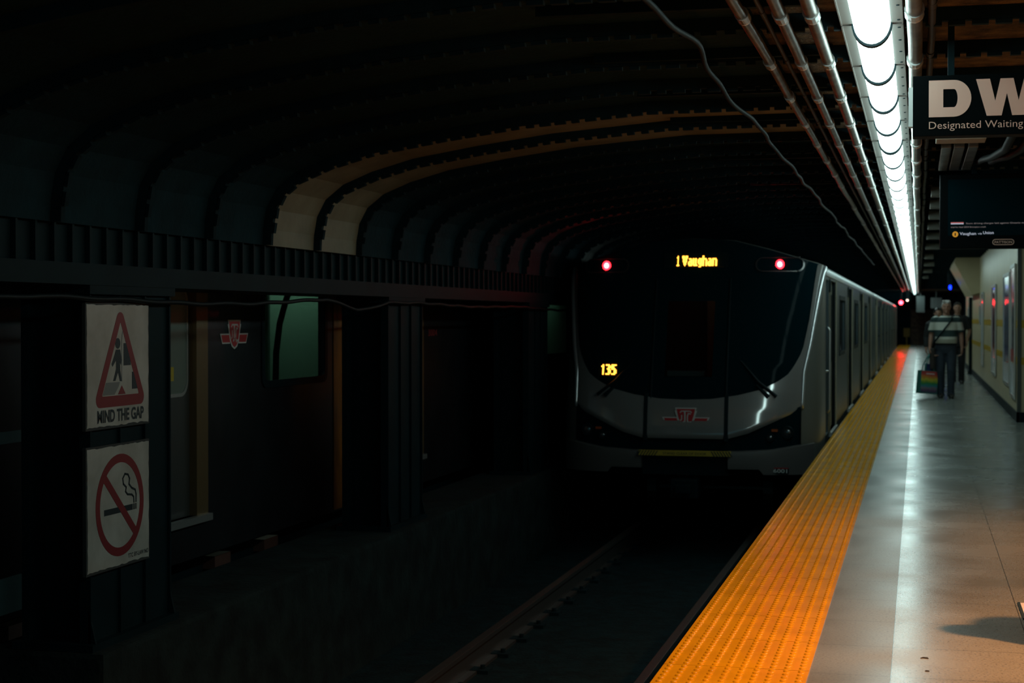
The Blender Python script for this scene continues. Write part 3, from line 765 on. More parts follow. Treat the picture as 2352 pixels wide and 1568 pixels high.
# headlight recess, bumpers
q = MB(); rows = []
xs3 = [-1.312+i*.041 for i in range(65)]
for k in range(8): rows.append([(x, nose(min(abs(x), 1.36), .1)+.05, BT(x)-.03+(ZL(min(abs(x), 1.31))+.04-BT(x)+.03)*k/7) for x in xs3])
q.grid(rows); q.build('headlight_recess', m_blackgloss, TR, smooth=True)
m_lampglass = M('headlamp_reflector', (.25, .25, .26), .15, .9); m_orl = M('orange_glint', (.5, .10, .02), .2, .3)
for s_ in (-1, 1):
    for x, z, r in ((1.16, .143, .075), (.97, .085, .048)):
        y = nose(x*s_, .1)+.035
        L = MB(); L.tube([(x*s_, y-.012, z), (x*s_, y-.005, z), (x*s_, y+.03, z)], [r*.92, r, r], 20); h = L.build('headlight', m_black, TR, smooth=True, angle=40)
        L = MB(); L.skin([L.ring(Vector((x*s_, y-.016+.02*(k/4)**2*0 + .010*(k/4)**2, z)), Vector((r*.8*max(k/4, .02), 0, 0)), Vector((0, 0, r*.8*max(k/4, .02))), 20) for k in range(5)], cap=False); L.build('reflector', m_lampglass, h, smooth=True)
    L = MB(); L.box((1.02*s_, nose(1.02*s_, .17)+.03, .168), (.07, .02, .028)); L.build('orange_glint', m_orl, TR)  # orange reflection above the headlights, painted as a small bar
    # bumper half
    q = MB(); xb = [.50+i*.05 for i in range(20)]
    bz = lambda x: -.275 if x < .86 else -.335
    A = []
    for x in xb: A.append([q.v((x*s_, nose(x, -.2)-.02, bz(x))), q.v((x*s_, nose(x, -.2)-.03, -.12)), q.v((x*s_, nose(x, -.1)-.015, BT(x)-.035)), q.v((x*s_, nose(x, 0)+.03, BT(x)-.02)), q.v((x*s_, nose(x, 0)+.12, BT(x)-.02)), q.v((x*s_, nose(x, -.2)+.1, bz(x)))])
    q.skin(A); q.build('bumper', m_greybump, TR, smooth=True, angle=30)
    # wiper
    q = MB(); y1_, y2_ = nose(1.04, .55)-.03, nose(.84, .72)-.02
    q.tube([(1.04*s_, y1_, .555), (.83*s_, y2_, .72), (.62*s_, nose(.6, 1.0)-.01, .96)], [.020, .016, .006], 8); q.build('wiper_arm', m_black, TR)
    q = MB(); q.tube([(.95*s_, y1_-.005, .545), (.81*s_, y2_, .68)], [.028, .014], 8); q.build('wiper_base', m_black, TR)
    # marker lamps behind the glass
    x = 1.03*s_; z = 2.078; y = nose(x, z)
    cap = rounded([(-.28, -.085), (.28, -.085), (.28, .085), (-.28, .085)], .08)
    q = MB(); q.band([(a, b) for a, b in cap], [(a*.94, b*.86) for a, b in cap], lambda a, b, t: (x+a+.0*s_, nose(x+a, z+b)-.001-t, z+b), .004); hs = q.build('marker_housing', M('smoked_lamp_rim', (.03, .03, .032), .15) if s_ < 0 else bpy.data.materials['smoked_lamp_rim'], TR)
    q = MB(); q.ball((x, y-.004, z), (.050, .014, .055), 16, 10); q.build('marker_ring', m_redlamp, hs, smooth=True)
    q = MB(); q.ball((x, y-.016, z), (.024, .010, .028), 16, 10); q.build('marker_lens', m_redcore, hs, smooth=True)
q = MB(); q.b2((-.50, .10, -.36), (.50, .3, -.05)); q.b2((-.16, -.02, -.62), (.16, .5, -.40), .02); q.b2((-.09, -.12, -.56), (.09, 0, -.45), .02); q.build('coupler', m_black, TR)
q = MB(); q.b2((-.52, -.045, -.130), (.535, .02, -.072)); hz = q.build('hazard_strip', M('hazard_yellow', (.42, .30, .03), .5), TR)
q = MB(); fz = lambda a, b, t: (a, -.045-t, b)
for s_ in (-1, 1):
    for k in range(7):
        a = .30+.033*k
        q.prism([(.0075+s_*a, -.072), (.0075+s_*(a+.014), -.072), (.0075+s_*(a+.052), -.130), (.0075+s_*(a+.038), -.130)], fz, .002)
text_into(q, 'STAND CLEAR OF DOOR', fz, -.24, -.116, .50, .028, .008); q.build('hazard_marking', m_ink, hz)
q = MB(); y = nose(1.09, -.28)-.04; q.box((1.09, y, -.285), (.19, .012, .068)); npl = q.build('number_plate', m_black, TR)
q = MB(); text_into(q, '6001', lambda a, b, t: (a, y-.007-t, b), 1.012, -.308, .155, .044, .012); q.build('plate_number', m_embwhite, npl)
q = MB(); q.box((1.09, y-.007, -.256), (.18, .003, .007)); q.build('plate_stripe', m_ttcred, npl)

# amber displays (dot rows)
GL = {'1': ['010', '110', '010', '010', '010', '010', '010', '111'],
 'V': ['1110111', '1110111', '0110110', '0110110', '0110110', '0011100', '0011100', '0001000'],
 'a': ['00000', '00000', '01110', '00011', '01111', '11011', '11011', '01111'],
 'u': ['000000', '000000', '110110', '110110', '110110', '110110', '110110', '011111'],
 'g': ['00000', '00000', '01111', '11011', '11011', '11011', '01111', '00011', '01110'],
 'h': ['110000', '110000', '111110', '110011', '110011', '110011', '110011', '110011'],
 'n': ['000000', '000000', '111110', '110011', '110011', '110011', '110011', '110011'],
 'A1': ['010', '110', '010', '010', '010', '010', '010', '010'],
 'A3': ['1110', '0011', '0011', '0110', '0011', '0011', '0011', '1110'],
 'A5': ['1111', '1100', '1100', '1110', '0011', '0011', '0011', '1110'], ' ': ['000']*8}
def led(seq, x0, ztop, dx, dz, parent, name):
    x = x0
    for c in seq:
        q = MB(); any_ = False; g = GL[c]
        for r, row in enumerate(g):
            for k, b in enumerate(row):
                if b == '1':
                    any_ = True; cx = x+k*dx+dx/2; cz = ztop-r*dz-dz/2
                    q.box((cx, nose(cx, cz)-.004, cz), (dx*.96, .008, dz*.96))
        if any_: q.build(name, m_amber, parent)
        else: q.bm.free()
        x += (len(g[0])+ (0.6 if c != ' ' else 0))*dx
    return x
seq = ['1', ' ', 'V', 'a', 'u', 'g', 'h', 'a', 'n']
tot = sum(len(GL[c][0])+(0.6 if c != ' ' else 0) for c in seq)-.6
q = MB(); q.grid([[(x, nose(x, z)+.006, z) for x in (-.33, -.1, .1, .25, .43)] for z in (2.045, 2.1, 2.16, 2.225)]); sgn = q.build('destination_display', m_black, TR)
led(seq, -.175, 2.186, .475/tot, .0152, sgn, 'display_letter')
q = MB(); q.grid([[(x, nose(x, 2.055)-.004-.01*k, 2.050+.004*k) for x in (-.2, 0, .2, .38)] for k in (0, 1)]); q.build('display_shelf', m_amberdim, sgn)
q = MB(); q.grid([[(x, nose(x, z)+.006, z) for x in (-1.05, -.97, -.89, -.81)] for z in (.765, .82, .87, .925)]); sgn = q.build('run_number_display', m_black, TR)
led(['A1', 'A3', 'A5'], -1.01, .905, .185/12.2, .0148, sgn, 'display_digit')

# cab interior seen through the front door window
q = MB(); q.b2((-1.2, 1.55, -.1), (1.2, 1.6, 2.2)); q.build('cab_partition', M('cab_partition', (.05, .05, .045), .6), TR)
q = MB(); q.b2((.08, 1.50, .5), (.34, 1.55, 1.85)); q.build('cab_door', M('cab_door_cream', (.32, .25, .13), .5), TR)
q = MB(); q.b2((-.25, .35, .77), (.19, .5, .83)); q.build('cab_shelf', M('cab_shelf', (.34, .38, .36), .5), TR)
lamp('cab_light', 'POINT', (-2.55, 19.9, 2.0), .35, (.8, .95, .85), .05)

# body sides: rounded cab flank, then straight car bodies
roofp = [(HW, 1.98), (HW-.008, 2.03), (HW-.03, 2.075), (1.42, 2.12), (1.2, 2.175), (.9, 2.26), (.5, 2.36), (0, 2.395)]
CS = 1.42                                              # where the straight side begins
for s_ in (1, -1):
    q = MB(); rows = []
    for z in [-.24, -.1, 0, .2, .40, .6, .83, 1.0, 1.145, 1.4, 1.6, 1.78, 1.9, 2.0, 2.05]:
        xe = lerp(XE, z); row = []
        for k in range(9):
            x = xe + (HW-xe)*(1-(1-k/8)**2); row.append((s_*x, nose(x, z)+.004, z))
        row.append((s_*HW, CS, z)); rows.append(row)
    q.grid(rows); q.build('cab_flank', m_cabside, TR, smooth=True, angle=50)
    q = MB(); q.tube([(s_*(lerp(XE, z)+.004), nose(lerp(XE, z)+.004, z)+.006, z) for z in [.41+i*.068 for i in range(25)]], [.022+.0008*i for i in range(25)], 14); q.build('silver_edge', m_silver, TR, smooth=True)
q = MB(); rows = []                                    # cab roof between the mask and the car roof
for x in [-HW, -1.47, -1.2, -.9, -.5, 0, .5, .9, 1.2, 1.47, HW]:
    rows.append([(x, nose(x, ZT(x))+.01, ZT(x)-.003), (x, nose(x, ZT(x))+.08, ZT(x)+.01), (x, CS+.2, ZT(x)+.012)])
q.grid(rows); q.build('cab_roof', m_cabside, TR, smooth=True)
CAR = 23.0; PITCH_D = 5.6
door_proto = win_proto = None
for c in range(3):
    ya = CS if c == 0 else CAR*c+.25
    yb = CAR*(c+1)-.25
    dc = [3.15+PITCH_D*k+CAR*c for k in range(4)]
    wc = [3.15+2.8+PITCH_D*k+CAR*c for k in range(3)]
    holes = [(d-.75, d+.75, .0, 1.93) for d in dc] + [(w_-.88, w_+.88, .93, 1.75) for w_ in wc]
    if c == 0: holes.append((1.56, 2.14, .02, 1.92))
    q = MB(); holed(q, HW, .06, (ya, yb), (-.33, 1.98), holes); q.build('car_side', m_stain, TR)
    q = MB(); q.b2((-HW, ya, -.33), (-HW+.06, yb, 1.98)); q.build('car_side', m_stain, TR)
    q = MB(); full = roofp + [(-x, z) for x, z in roofp[::-1][1:]]
    q.grid([[(x, y_, z) for x, z in full] for y_ in (ya, yb)]); q.build('car_roof', m_stain, TR, smooth=True)
    q = MB(); q.b2((HW-.02, ya, 1.965), (HW+.012, yb, 1.992)); q.build('cant_rail', m_silver, TR)
    q = MB(); q.b2((-1.2, ya+.6, -.55), (1.2, yb-.6, -.33)); q.b2((-1.45, ya, -.36), (1.45, yb, -.30)); q.build('underframe', m_black, TR)
    for yb_ in (ya+(2.6 if c else 1.6), yb-3.6):
        bgm = MB(); bgm.b2((-1.0, yb_-.9, -.85), (-.88, yb_+2.4, -.62), .02); bgm.b2((.88, yb_-.9, -.85), (1.0, yb_+2.4, -.62), .02); bgm.b2((-1.0, yb_+.6, -.8), (1.0, yb_+.9, -.56))
        bo = bgm.build('bogie_frame', m_black, TR)
        for yy in (yb_-.3, yb_+1.8):
            a = MB(); a.cyl((-.85, yy, -.755), (.85, yy, -.755), .07, 12)
            for sx in (-.75, .75): a.cyl((sx-.06, yy, -.755), (sx+.06, yy, -.755), .353, 28)
            a.build('wheelset', m_rail, bo)
    for d in dc:
        if door_proto is None:
            dm = MB().b2((HW-.06, -.75, .0), (HW-.045, -.006, 1.93)).build('passenger_door', m_stain2, TR); MB().b2((HW-.06, .006, .0), (HW-.045, .75, 1.93)).build('door_leaf', m_stain2, dm)
            for s_ in (-1, 1):
                f_ = MB(); f_.b2((HW-.046, s_*.38-.21, .86), (HW-.040, s_*.38+.21, 1.76), .0); f_.build('door_window', m_darkwin, dm)
            f_ = MB(); f_.b2((HW-.05, .75, .0), (HW+.014, .86, 1.95)); f_.build('door_post', M('pale_door_post', (.26, .25, .19), .5), dm); f_ = MB(); f_.b2((HW-.05, -.82, .0), (HW+.014, -.75, 1.95)); f_.build('door_post', m_stain2, dm)
            f_ = MB(); f_.b2((HW-.05, -.80, -.05), (HW+.035, .84, .0)); f_.build('door_sill', m_alu, dm)
            f_ = MB(); f_.b2((HW-.02, -.9, 1.78), (HW+.02, -.80, 1.93), .01); f_.build('door_light_box', m_black, dm)
            door_proto = dm; o = dm; first_d = True
        else: o = copy_tree(door_proto, TR)
        o.location = (0, d, 0)
    for w_ in wc:
        if win_proto is None:
            f_ = MB(); f_.b2((HW-.05, -.88, .93), (HW-.02, .88, 1.75)); win_proto = f_.build('side_window', m_darkwin, TR); o = win_proto
            f_ = MB(); f_.band([(-.90, .91), (.90, .91), (.90, 1.77), (-.90, 1.77)], [(-.84, .97), (.84, .97), (.84, 1.71), (-.84, 1.71)], lambda a, b, t: (HW+t, a, b), .008); f_.build('window_frame', m_black, o)
        else: o = copy_tree(win_proto, TR)
        o.location = (0, w_, 0)
    if c: q = MB(); q.b2((-1.2, CAR*c-.26, -.3), (1.2, CAR*c+.26, 2.1)); q.build('gangway_bellows', m_black, TR)
q = MB(); q.b2((HW-.06, 1.57, .02), (HW-.03, 2.13, 1.92)); cdm = q.build('cab_side_door', m_stain, TR)
q = MB(); q.b2((HW-.032, 1.66, .95), (HW-.024, 2.04, 1.72)); q.build('cab_door_window', m_darkwin, cdm)
q = MB(); q.tube([(HW+.02, 1.50, .3), (HW+.05, 1.50, .34), (HW+.05, 1.50, 1.3), (HW+.02, 1.50, 1.34)], .014, 8); q.build('grab_rail', m_alu, cdm, smooth=True)
q = MB(); q.tube([(HW-.02, 1.62, .80), (HW+.015, 1.64, .80), (HW+.015, 1.74, .80)], .012, 8); q.build('door_handle', m_alu, cdm)

# ------------------------------------------------------------------ train on the far track
FX = -6.7; FW = 1.55
FT = empty('subway_train', (FX, 0, 0), 'dark steel subway train on the far track, seen between the black columns', 'train')
fwins = [(12.52, 13.94), (19.9, 21.5), (22.9, 24.65), (29, 30.6), (34.2, 35.8)]
fdoors = [(4.3, 5.85), (9.9, 11.42), (15.4, 16.95), (26.2, 27.75), (31.8, 33.3)]
m_dsteel = M('dull_dark_steel', (.045, .05, .058), .38, .8, .3, 3, bump=.2, bscale=1.2)
holes = [(a, b, .93, 1.66) for a, b in fwins] + [(a, b, 0, 1.80) for a, b in fdoors]
q = MB(); holed(q, FW, .06, (-2, 60), (-.31, 2.0), holes); q.build('car_side', m_dsteel, FT)
q = MB(); q.b2((-FW, -2, -.31), (-FW+.06, 60, 2.0)); q.build('car_side', m_dsteel, FT)
frp = [(FW, 2.0), (FW-.04, 2.10), (1.35, 2.2), (.8, 2.33), (0, 2.4)]; frp = frp+[(-x, z) for x, z in frp[::-1][1:]]
q = MB(); q.grid([[(x, y_, z) for x, z in frp] for y_ in (-2, 60)]); q.build('car_roof', m_dsteel, FT, smooth=True)
q = MB(); q.b2((-1.3, -2, -.6), (1.3, 60, -.31)); q.build('underframe', m_black, FT)
for yb_ in (1.5, 18.0, 25.5, 42):
    a = MB(); a.b2((.95, yb_-.6, -.9), (1.08, yb_+2.6, -.65)); bo = a.build('bogie_frame', m_black, FT)
    for yy in (yb_, yb_+2.0):
        a = MB(); a.cyl((-.85, yy, -.755), (.85, yy, -.755), .07, 12)
        for sx in (-.75, .75): a.cyl((sx-.06, yy, -.755), (sx+.06, yy, -.755), .353, 28)
        a.build('wheelset', m_rail, bo)
for a_, b_ in fwins:
    p = MB(); p.b2((FW-.035, a_, .93), (FW-.029, b_, 1.66)); wv = p.build('side_window', m_winglass, FT)
    p = MB(); p.band(rounded([(a_-.05, .88), (b_+.05, .88), (b_+.05, 1.71), (a_-.05, 1.71)], .10), rounded([(a_+.01, .94), (b_-.01, .94), (b_-.01, 1.65), (a_+.01, 1.65)], .08), lambda a, b, t: (FW+t, a, b), .012); p.build('window_frame', m_black, wv)
m_inner = M('pale_green_interior', (.32, .40, .33), .6)
for a_, b_ in fdoors:
    p = MB(); mid = (a_+b_)/2
    p.b2((FW-.06, a_, .0), (FW-.045, mid-.005, 1.80)); d = p.build('passenger_door', M('door_steel', (.10, .105, .10), .4, .6) if a_ < 5 else bpy.data.materials['door_steel'], FT); MB().b2((FW-.06, mid+.005, 0), (FW-.045, b_, 1.80)).build('door_leaf', bpy.data.materials['door_steel'], d)
    for m0 in (a_+.36, b_-.36-.10):
        p = MB(); p.prism(rounded([(m0-.22, .88), (m0+.22, .88), (m0+.22, 1.68), (m0-.22, 1.68)], .12), lambda a, b, t: (FW-.045+t, a, b), .004); wd = p.build('door_window', M('lit_door_pane', (.16, .20, .17), .3) if (a_ < 5 and m0 < mid) else bpy.data.materials['lit_door_pane'], d)
        ro = rounded([(m0-.22, .88), (m0+.22, .88), (m0+.22, 1.68), (m0-.22, 1.68)], .12); ri = rounded([(m0-.195, .905), (m0+.195, .905), (m0+.195, 1.655), (m0-.195, 1.655)], .10)
        p = MB(); p.band(ro, ri, lambda a, b, t: (FW-.044+t, a, b), .009); p.build('pane_rim', m_alu, wd)
    p = MB(); p.b2((FW-.05, b_-.20, .0), (FW+.012, b_, 1.80)); p.build('door_post', M('warm_reflection_post', (.20, .13, .06), .4, .5) if a_ < 5 else bpy.data.materials['warm_reflection_post'], d)  # door post with its orange reflection put into the base colour
    p = MB(); p.b2((FW-.05, a_, -.05), (FW+.05, b_, .0)); p.build('door_sill', m_alu, d)
p = MB(); p.b2((FW-.03, 10.80, 1.00), (FW-.028+.02, 10.88, 1.10)); p.build('yellow_sticker', M('sticker_yellow', (.5, .38, .02), .5), FT)
make_ttc_logo(FT, lambda a, b, t: (FW+.002+t, 11.93+a, 1.32+b), .52)
p = MB(); text_into(p, '3004', lambda a, b, t: (FW+.003, a, b), 17.15, 1.255, .34, .075, .02); p.build('car_number', m_red, FT)
p = MB(); p.b2((FW-.01, 14.16, -.29), (FW+.008, 15.3, 1.60)); p.build('orange_reflection', M('painted_orange_reflection', (.75, .24, .012), .4, 0, .8, 2.2, c2=(.05, .02, .008), stretch=(1, 1.6, .6)), FT)  # orange reflection in the steel side, painted as a flat panel
for a_ in (8.05, 8.9, 11.9, 12.9):
    p = MB(); p.b2((FW-.3, a_, -.50), (FW-.15, a_+.3, -.40)); p.build('equipment_label', M('dim_red_label', (.09, .035, .025), .6) if a_ < 8.1 else bpy.data.materials['dim_red_label'], FT)
for y_, z_, h_ in ((8.45, .72, .07), (8.4, -.27, .21)):
    p = MB(); p.b2((FW, y_, z_), (FW+.01, y_+.38, z_+h_)); p.build('pale_panel', M('pale_teal_panel', (.25, .48, .48), .5) if h_ < .1 else bpy.data.materials['pale_teal_panel'], FT)
p = MB(); p.b2((FW-.75, 6.5, .2), (FW-.70, 31, 2.0)); p.build('interior_partition', m_inner, FT)
for y_, wd in ((12.72, .10), (13.72, .05), (13.25, .03)):
    p = MB(); p.b2((FW-.55, y_, .5), (FW-.45, y_+wd, 1.9)); p.build('interior_post', M('interior_post', (.42, .5, .44), .5) if wd == .10 else bpy.data.materials['interior_post'], FT)
p = MB(); p.tube([(FW-.25, 13.40, .85), (FW-.25, 13.42, 1.15), (FW-.25, 13.50, 1.4), (FW-.25, 13.66, 1.62), (FW-.25, 13.85, 1.8)], .028, 10); p.build('grab_pole', m_black, FT, smooth=True)
lamp('far_train_light', 'AREA', (FX+FW-.42, 15.0, 1.98), 5.5, (.66, 1.0, .80), .3, (0, 0, 0), None, 2.2)
lamp('far_train_light', 'AREA', (FX+FW-.42, 26.0, 1.98), 2.0, (.62, 1.0, .78), .3, (0, 0, 0), None, 1.8)

# ------------------------------------------------------------------ people
def fuse(mb, name, mat, parent, voxel=.010, smooth=5):
    bmesh.ops.recalc_face_normals(mb.bm, faces=mb.bm.faces)
    me = bpy.data.meshes.new('shape'); mb.bm.to_mesh(me); mb.bm.free()
    o = bpy.data.objects.new('shape', me); COL.objects.link(o)
    r = o.modifiers.new('r', 'REMESH'); r.mode = 'VOXEL'; r.voxel_size = voxel
    if smooth: sm_ = o.modifiers.new('s', 'SMOOTH'); sm_.iterations = smooth; sm_.factor = .5
    dg = bpy.context.evaluated_depsgraph_get(); dg.update()
    m2 = bpy.data.meshes.new_from_object(o.evaluated_get(dg)); m2.name = name
    bpy.data.objects.remove(o); bpy.data.meshes.remove(me)
    m2.materials.clear(); m2.materials.append(mat)
    for p in m2.polygons: p.use_smooth = True
    o = bpy.data.objects.new(name, m2); COL.objects.link(o); o.parent = parent
    return o
m_skin = M('skin', (.36, .19, .13), .55, 0, .15, 12)
m_eye = M('eye', (.03, .025, .02), .2)
def hand(mb, wr, side, curl):
    """palm and five fingers hanging down from the wrist"""
    w_ = Vector(wr)
    mb.loft([(w_.x, w_.y, w_.z+.02, .026, .022), (w_.x, w_.y-.004, w_.z-.03, .022, .038), (w_.x, w_.y-.008, w_.z-.07, .018, .042), (w_.x, w_.y-.01, w_.z-.095, .014, .040)], 12)
    for i, (off, ln) in enumerate(((-.033, .072), (-.011, .082), (.011, .076), (.032, .060))):
        p0 = Vector((w_.x, w_.y-.01+off, w_.z-.085)); inn = -side
        p1 = p0+Vector((inn*.008*curl, 0, -ln*.45)); p2 = p1+Vector((inn*.030*curl, 0, -ln*.32)); p3 = p2+Vector((inn*.034*curl, 0, ln*.10*(curl-1.4)))
        mb.tube([p0, p1, p2, p3], [.0105, .0098, .0090, .0075], 8)
    t0 = Vector((w_.x, w_.y-.035, w_.z-.035)); mb.tube([t0, t0+Vector((-side*.012, -.024, -.03)), t0+Vector((-side*.022, -.028, -.06))], [.013, .011, .009], 8)
def person(label, loc, S, top_mat, pants_mat, hair_mat, long_sleeve=False, belly=0.0, arms=None, legs=None, hair='short', curl=(1.0, 1.0), rz=0.0, top_hem=.97, wide=1.0):
    t = empty('person', loc, label, 'person', None, rz); t.scale = (S, S, S)
    A = arms; Lg = legs
    b = MB()
    b.loft([(0, 0, .80, .13, .09), (0, .01, .86, .165*wide, .115), (0, .01, .95, .165*wide, .118), (0, -belly*.5, 1.06, .158*wide, .112+belly*.5), (0, 0, 1.2, .165*wide, .115), (0, .005, 1.32, .178*wide, .115), (0, .01, 1.41, .175*wide, .10), (0, .012, 1.455, .12, .075), (0, .010, 1.49, .060, .058), (0, 0, 1.56, .054, .055), (0, -.005, 1.60, .05, .05)], 20)
    hx, hy = 0, -.012
    b.loft([(hx, hy-.02, 1.530, .030, .035), (hx, hy-.012, 1.548, .052, .066), (hx, hy-.006, 1.58, .064, .084), (hx, hy, 1.62, .073, .094), (hx, hy+.004, 1.66, .077, .098), (hx, hy+.006, 1.70, .073, .094), (hx, hy+.008, 1.73, .056, .074), (hx, hy+.008, 1.748, .028, .040), (hx, hy+.008, 1.752, .010, .012)], 20)
    b.tube([(hx, hy-.092, 1.652), (hx, hy-.108, 1.622), (hx, hy-.112, 1.606), (hx, hy-.094, 1.600)], [.008, .012, .015, .010], 8)   # nose
    b.ball((hx, hy-.088, 1.573), (.024, .010, .008)); b.ball((hx, hy-.088, 1.562), (.020, .010, .007)); b.ball((hx, hy-.080, 1.540), (.022, .018, .014))
    for s_ in (-1, 1):
        b.ball((hx+s_*.028, hy-.090, 1.664), (.022, .010, .007)); b.ball((hx+s_*.042, hy-.070, 1.61), (.018, .018, .018))
        b.ball((hx+s_*.077, hy+.008, 1.635), (.010, .020, .032))
        sh_, el, wr = A[s_]
        b.tube([Vector(sh_)+Vector((-s_*.06, 0, .035)), sh_, Vector(sh_).lerp(Vector(el), .4), el, Vector(el).lerp(Vector(wr), .35), wr], [.055, .055, .047, .038, .039, .026], 12)
        hand(b, wr, s_, curl[0 if s_ < 0 else 1])
        hp, kn, an = Lg[s_]
        b.tube([hp, Vector(hp).lerp(Vector(kn), .5), kn, Vector(kn).lerp(Vector(an), .35), an], [.088, .075, .054, .054, .036], 12)
    body = fuse(b, 'body', m_skin, t, .0075, 3)
    for s_ in (-1, 1):
        e = MB(); e.ball((hx+s_*.029, hy-.087, 1.646), (.012, .008, .006)); e.build('eye', m_eye, t, smooth=True)
    c = MB()
    hem = top_hem
    c.loft([(0, -belly*.3, hem, .178*wide, .130+belly*.3), (0, -belly*.7, 1.06, .182*wide, .132+belly*.6), (0, -belly*.3, 1.2, .185*wide, .135+belly*.2), (0, .005, 1.32, .195*wide, .133), (0, .01, 1.41, .192*wide, .118), (0, .012, 1.46, .130, .090), (0, .012, 1.485, .075, .072)], 24)
    for s_ in (-1, 1):
        sh_, el, wr = [Vector(q) for q in A[s_]]
        if long_sleeve: c.tube([sh_+Vector((-s_*.075, 0, .040)), sh_, sh_.lerp(el, .5), el, el.lerp(wr, .5), el.lerp(wr, .93)], [.068, .072, .064, .055, .050, .042], 14)
        else: c.tube([sh_+Vector((-s_*.075, 0, .040)), sh_, sh_.lerp(el, .5), sh_.lerp(el, .82)], [.066, .072, .070, .072], 14)
        c.tube([(s_*.055, .02, 1.495), (s_*.03, -.055, 1.470), (0, -.085, 1.42)], [.016, .014, .010], 8)     # collar
    fuse(c, 'shirt', top_mat, t, .010, 4)
    c = MB(); c.loft([(0, .01, .80, .15*wide, .11), (0, .01, .88, .180*wide, .130), (0, .01, .97, .176*wide, .128), (0, .0, 1.0, .172*wide, .126)], 20)
    for s_ in (-1, 1):
        hp, kn, an = [Vector(q) for q in Lg[s_]]
        c.tube([hp+Vector((0, 0, .03)), hp.lerp(kn, .5), kn, kn.lerp(an, .5), an.lerp(kn, .05), an+Vector((0, -.012, -.045))], [.098, .088, .073, .066, .066, .070], 14)
    fuse(c, 'trousers', pants_mat, t, .011, 4)
    for s_ in (-1, 1):
        an = Vector(Lg[s_][2]); g = 0.0
        c = MB(); c.loft([(an.x+s_*.008, an.y-.055, .0, .042, .125), (an.x+s_*.008, an.y-.055, .025, .047, .132), (an.x+s_*.006, an.y-.045, .05, .044, .115), (an.x, an.y-.01, .075, .042, .07), (an.x, an.y, .115, .042, .048)], 18)
        c.build('shoe', M('dark_shoe', (.015, .014, .014), .4) if 'dark_shoe' not in bpy.data.materials else bpy.data.materials['dark_shoe'], t, smooth=True)
    h = MB()
    h.loft([(hx, hy+.045, 1.575, .050, .045), (hx, hy+.035, 1.62, .076, .075), (hx, hy+.022, 1.66, .083, .088), (hx, hy+.010, 1.70, .081, .095), (hx, hy+.006, 1.735, .066, .082), (hx, hy+.006, 1.760, .036, .048), (hx, hy+.006, 1.766, .012, .015)], 20)
    if hair == 'short':
        for s_ in (-1, 1): h.ball((hx+s_*.072, hy+.01, 1.655), (.014, .035, .04))
        for k in range(9): h.ball((hx+.055*math.cos(k*.7), hy-.03+.05*math.sin(k*1.3), 1.735+.01*math.sin(k*2)), .024, 8, 6)
    elif hair == 'long':
        for s_ in (-1, 1): h.tube([(hx+s_*.06, hy+.01, 1.70), (hx+s_*.078, hy+.025, 1.60), (hx+s_*.07, hy+.045, 1.50)], [.03, .028, .018], 10)
        h.tube([(hx, hy-.05, 1.735), (hx-.05, hy-.06, 1.70), (hx-.072, hy-.03, 1.66)], [.028, .024, .016], 10)
    elif hair == 'crop':
        for k in range(9): h.ball((hx+.055*math.cos(k*.7), hy-.03+.05*math.sin(k*1.3), 1.735), .016, 8, 6)
    fuse(h, 'hair', hair_mat, t, .008, 3)
    return t
# striped polo: bands by height on the cloth itself
m_polo = M('striped_polo', (.02, .05, .05), .8); nt = m_polo.node_tree
tc = nt.nodes.new('ShaderNodeTexCoord'); sp_ = nt.nodes.new('ShaderNodeSeparateXYZ'); nt.links.new(tc.outputs['Object'], sp_.inputs[0])
mr = nt.nodes.new('ShaderNodeMapRange'); mr.inputs[1].default_value = .9; mr.inputs[2].default_value = 1.6; nt.links.new(sp_.outputs[2], mr.inputs[0])
rp_ = nt.nodes.new('ShaderNodeValToRGB'); rp_.color_ramp.interpolation = 'CONSTANT'; cr = rp_.color_ramp
W_, G_ = (.50, .52, .46, 1), (.012, .035, .035, 1)
cr.elements[0].position = 0; cr.elements[0].color = W_; cr.elements[1].position = (1.105-.9)/.7; cr.elements[1].color = G_
for z_, c_ in ((1.225, W_), (1.365, G_), (1.455, W_), (1.475, G_)):
    e_ = cr.elements.new((z_-.9)/.7); e_.color = c_
nt.links.new(mr.outputs[0], rp_.inputs[0]); nt.links.new(rp_.outputs[0], nt.nodes['Principled BSDF'].inputs['Base Color'])
m_jeans = M('dark_jeans', (.022, .035, .055), .8, 0, .3, 8); m_blackcloth = M('black_cloth', (.010, .011, .013), .85); m_darktrousers = M('dark_trousers', (.012, .013, .016), .85)
m_greyhair = M('grey_hair', (.50, .49, .47), .6, 0, .3, 25); m_darkhair = M('dark_hair', (.010, .008, .007), .45)
armsA = {-1: ((-.205, .01, 1.405), (-.262, .03, 1.14), (-.285, -.04, .905)), 1: ((.205, .01, 1.405), (.262, .04, 1.14), (.275, -.02, .905))}
legsA = {-1: ((-.088, .01, .90), (-.095, -.02, .49), (-.090, .05, .075)), 1: ((.088, .01, .90), (.085, -.10, .50), (.085, -.06, .075))}
man = person('older man with grey hair in a striped polo shirt walking with a shopping bag', (.485, 31.0, 0), 1.005, m_polo, m_jeans, m_greyhair, False, .05, armsA, legsA, 'short', (2.2, 1.0), 0, .985, 1.06)
be = MB(); be.skin([be.ring(Vector((0, .005, z)), Vector((.188, 0, 0)), Vector((0, .138, 0)), 24) for z in (.965, .995)], cap=False); be.build('belt', m_black, man, smooth=True)
armsB = {-1: ((-.19, .01, 1.40), (-.245, .04, 1.13), (-.24, -.03, .90)), 1: ((.19, .01, 1.40), (.255, .05, 1.14), (.20, -.06, .93))}
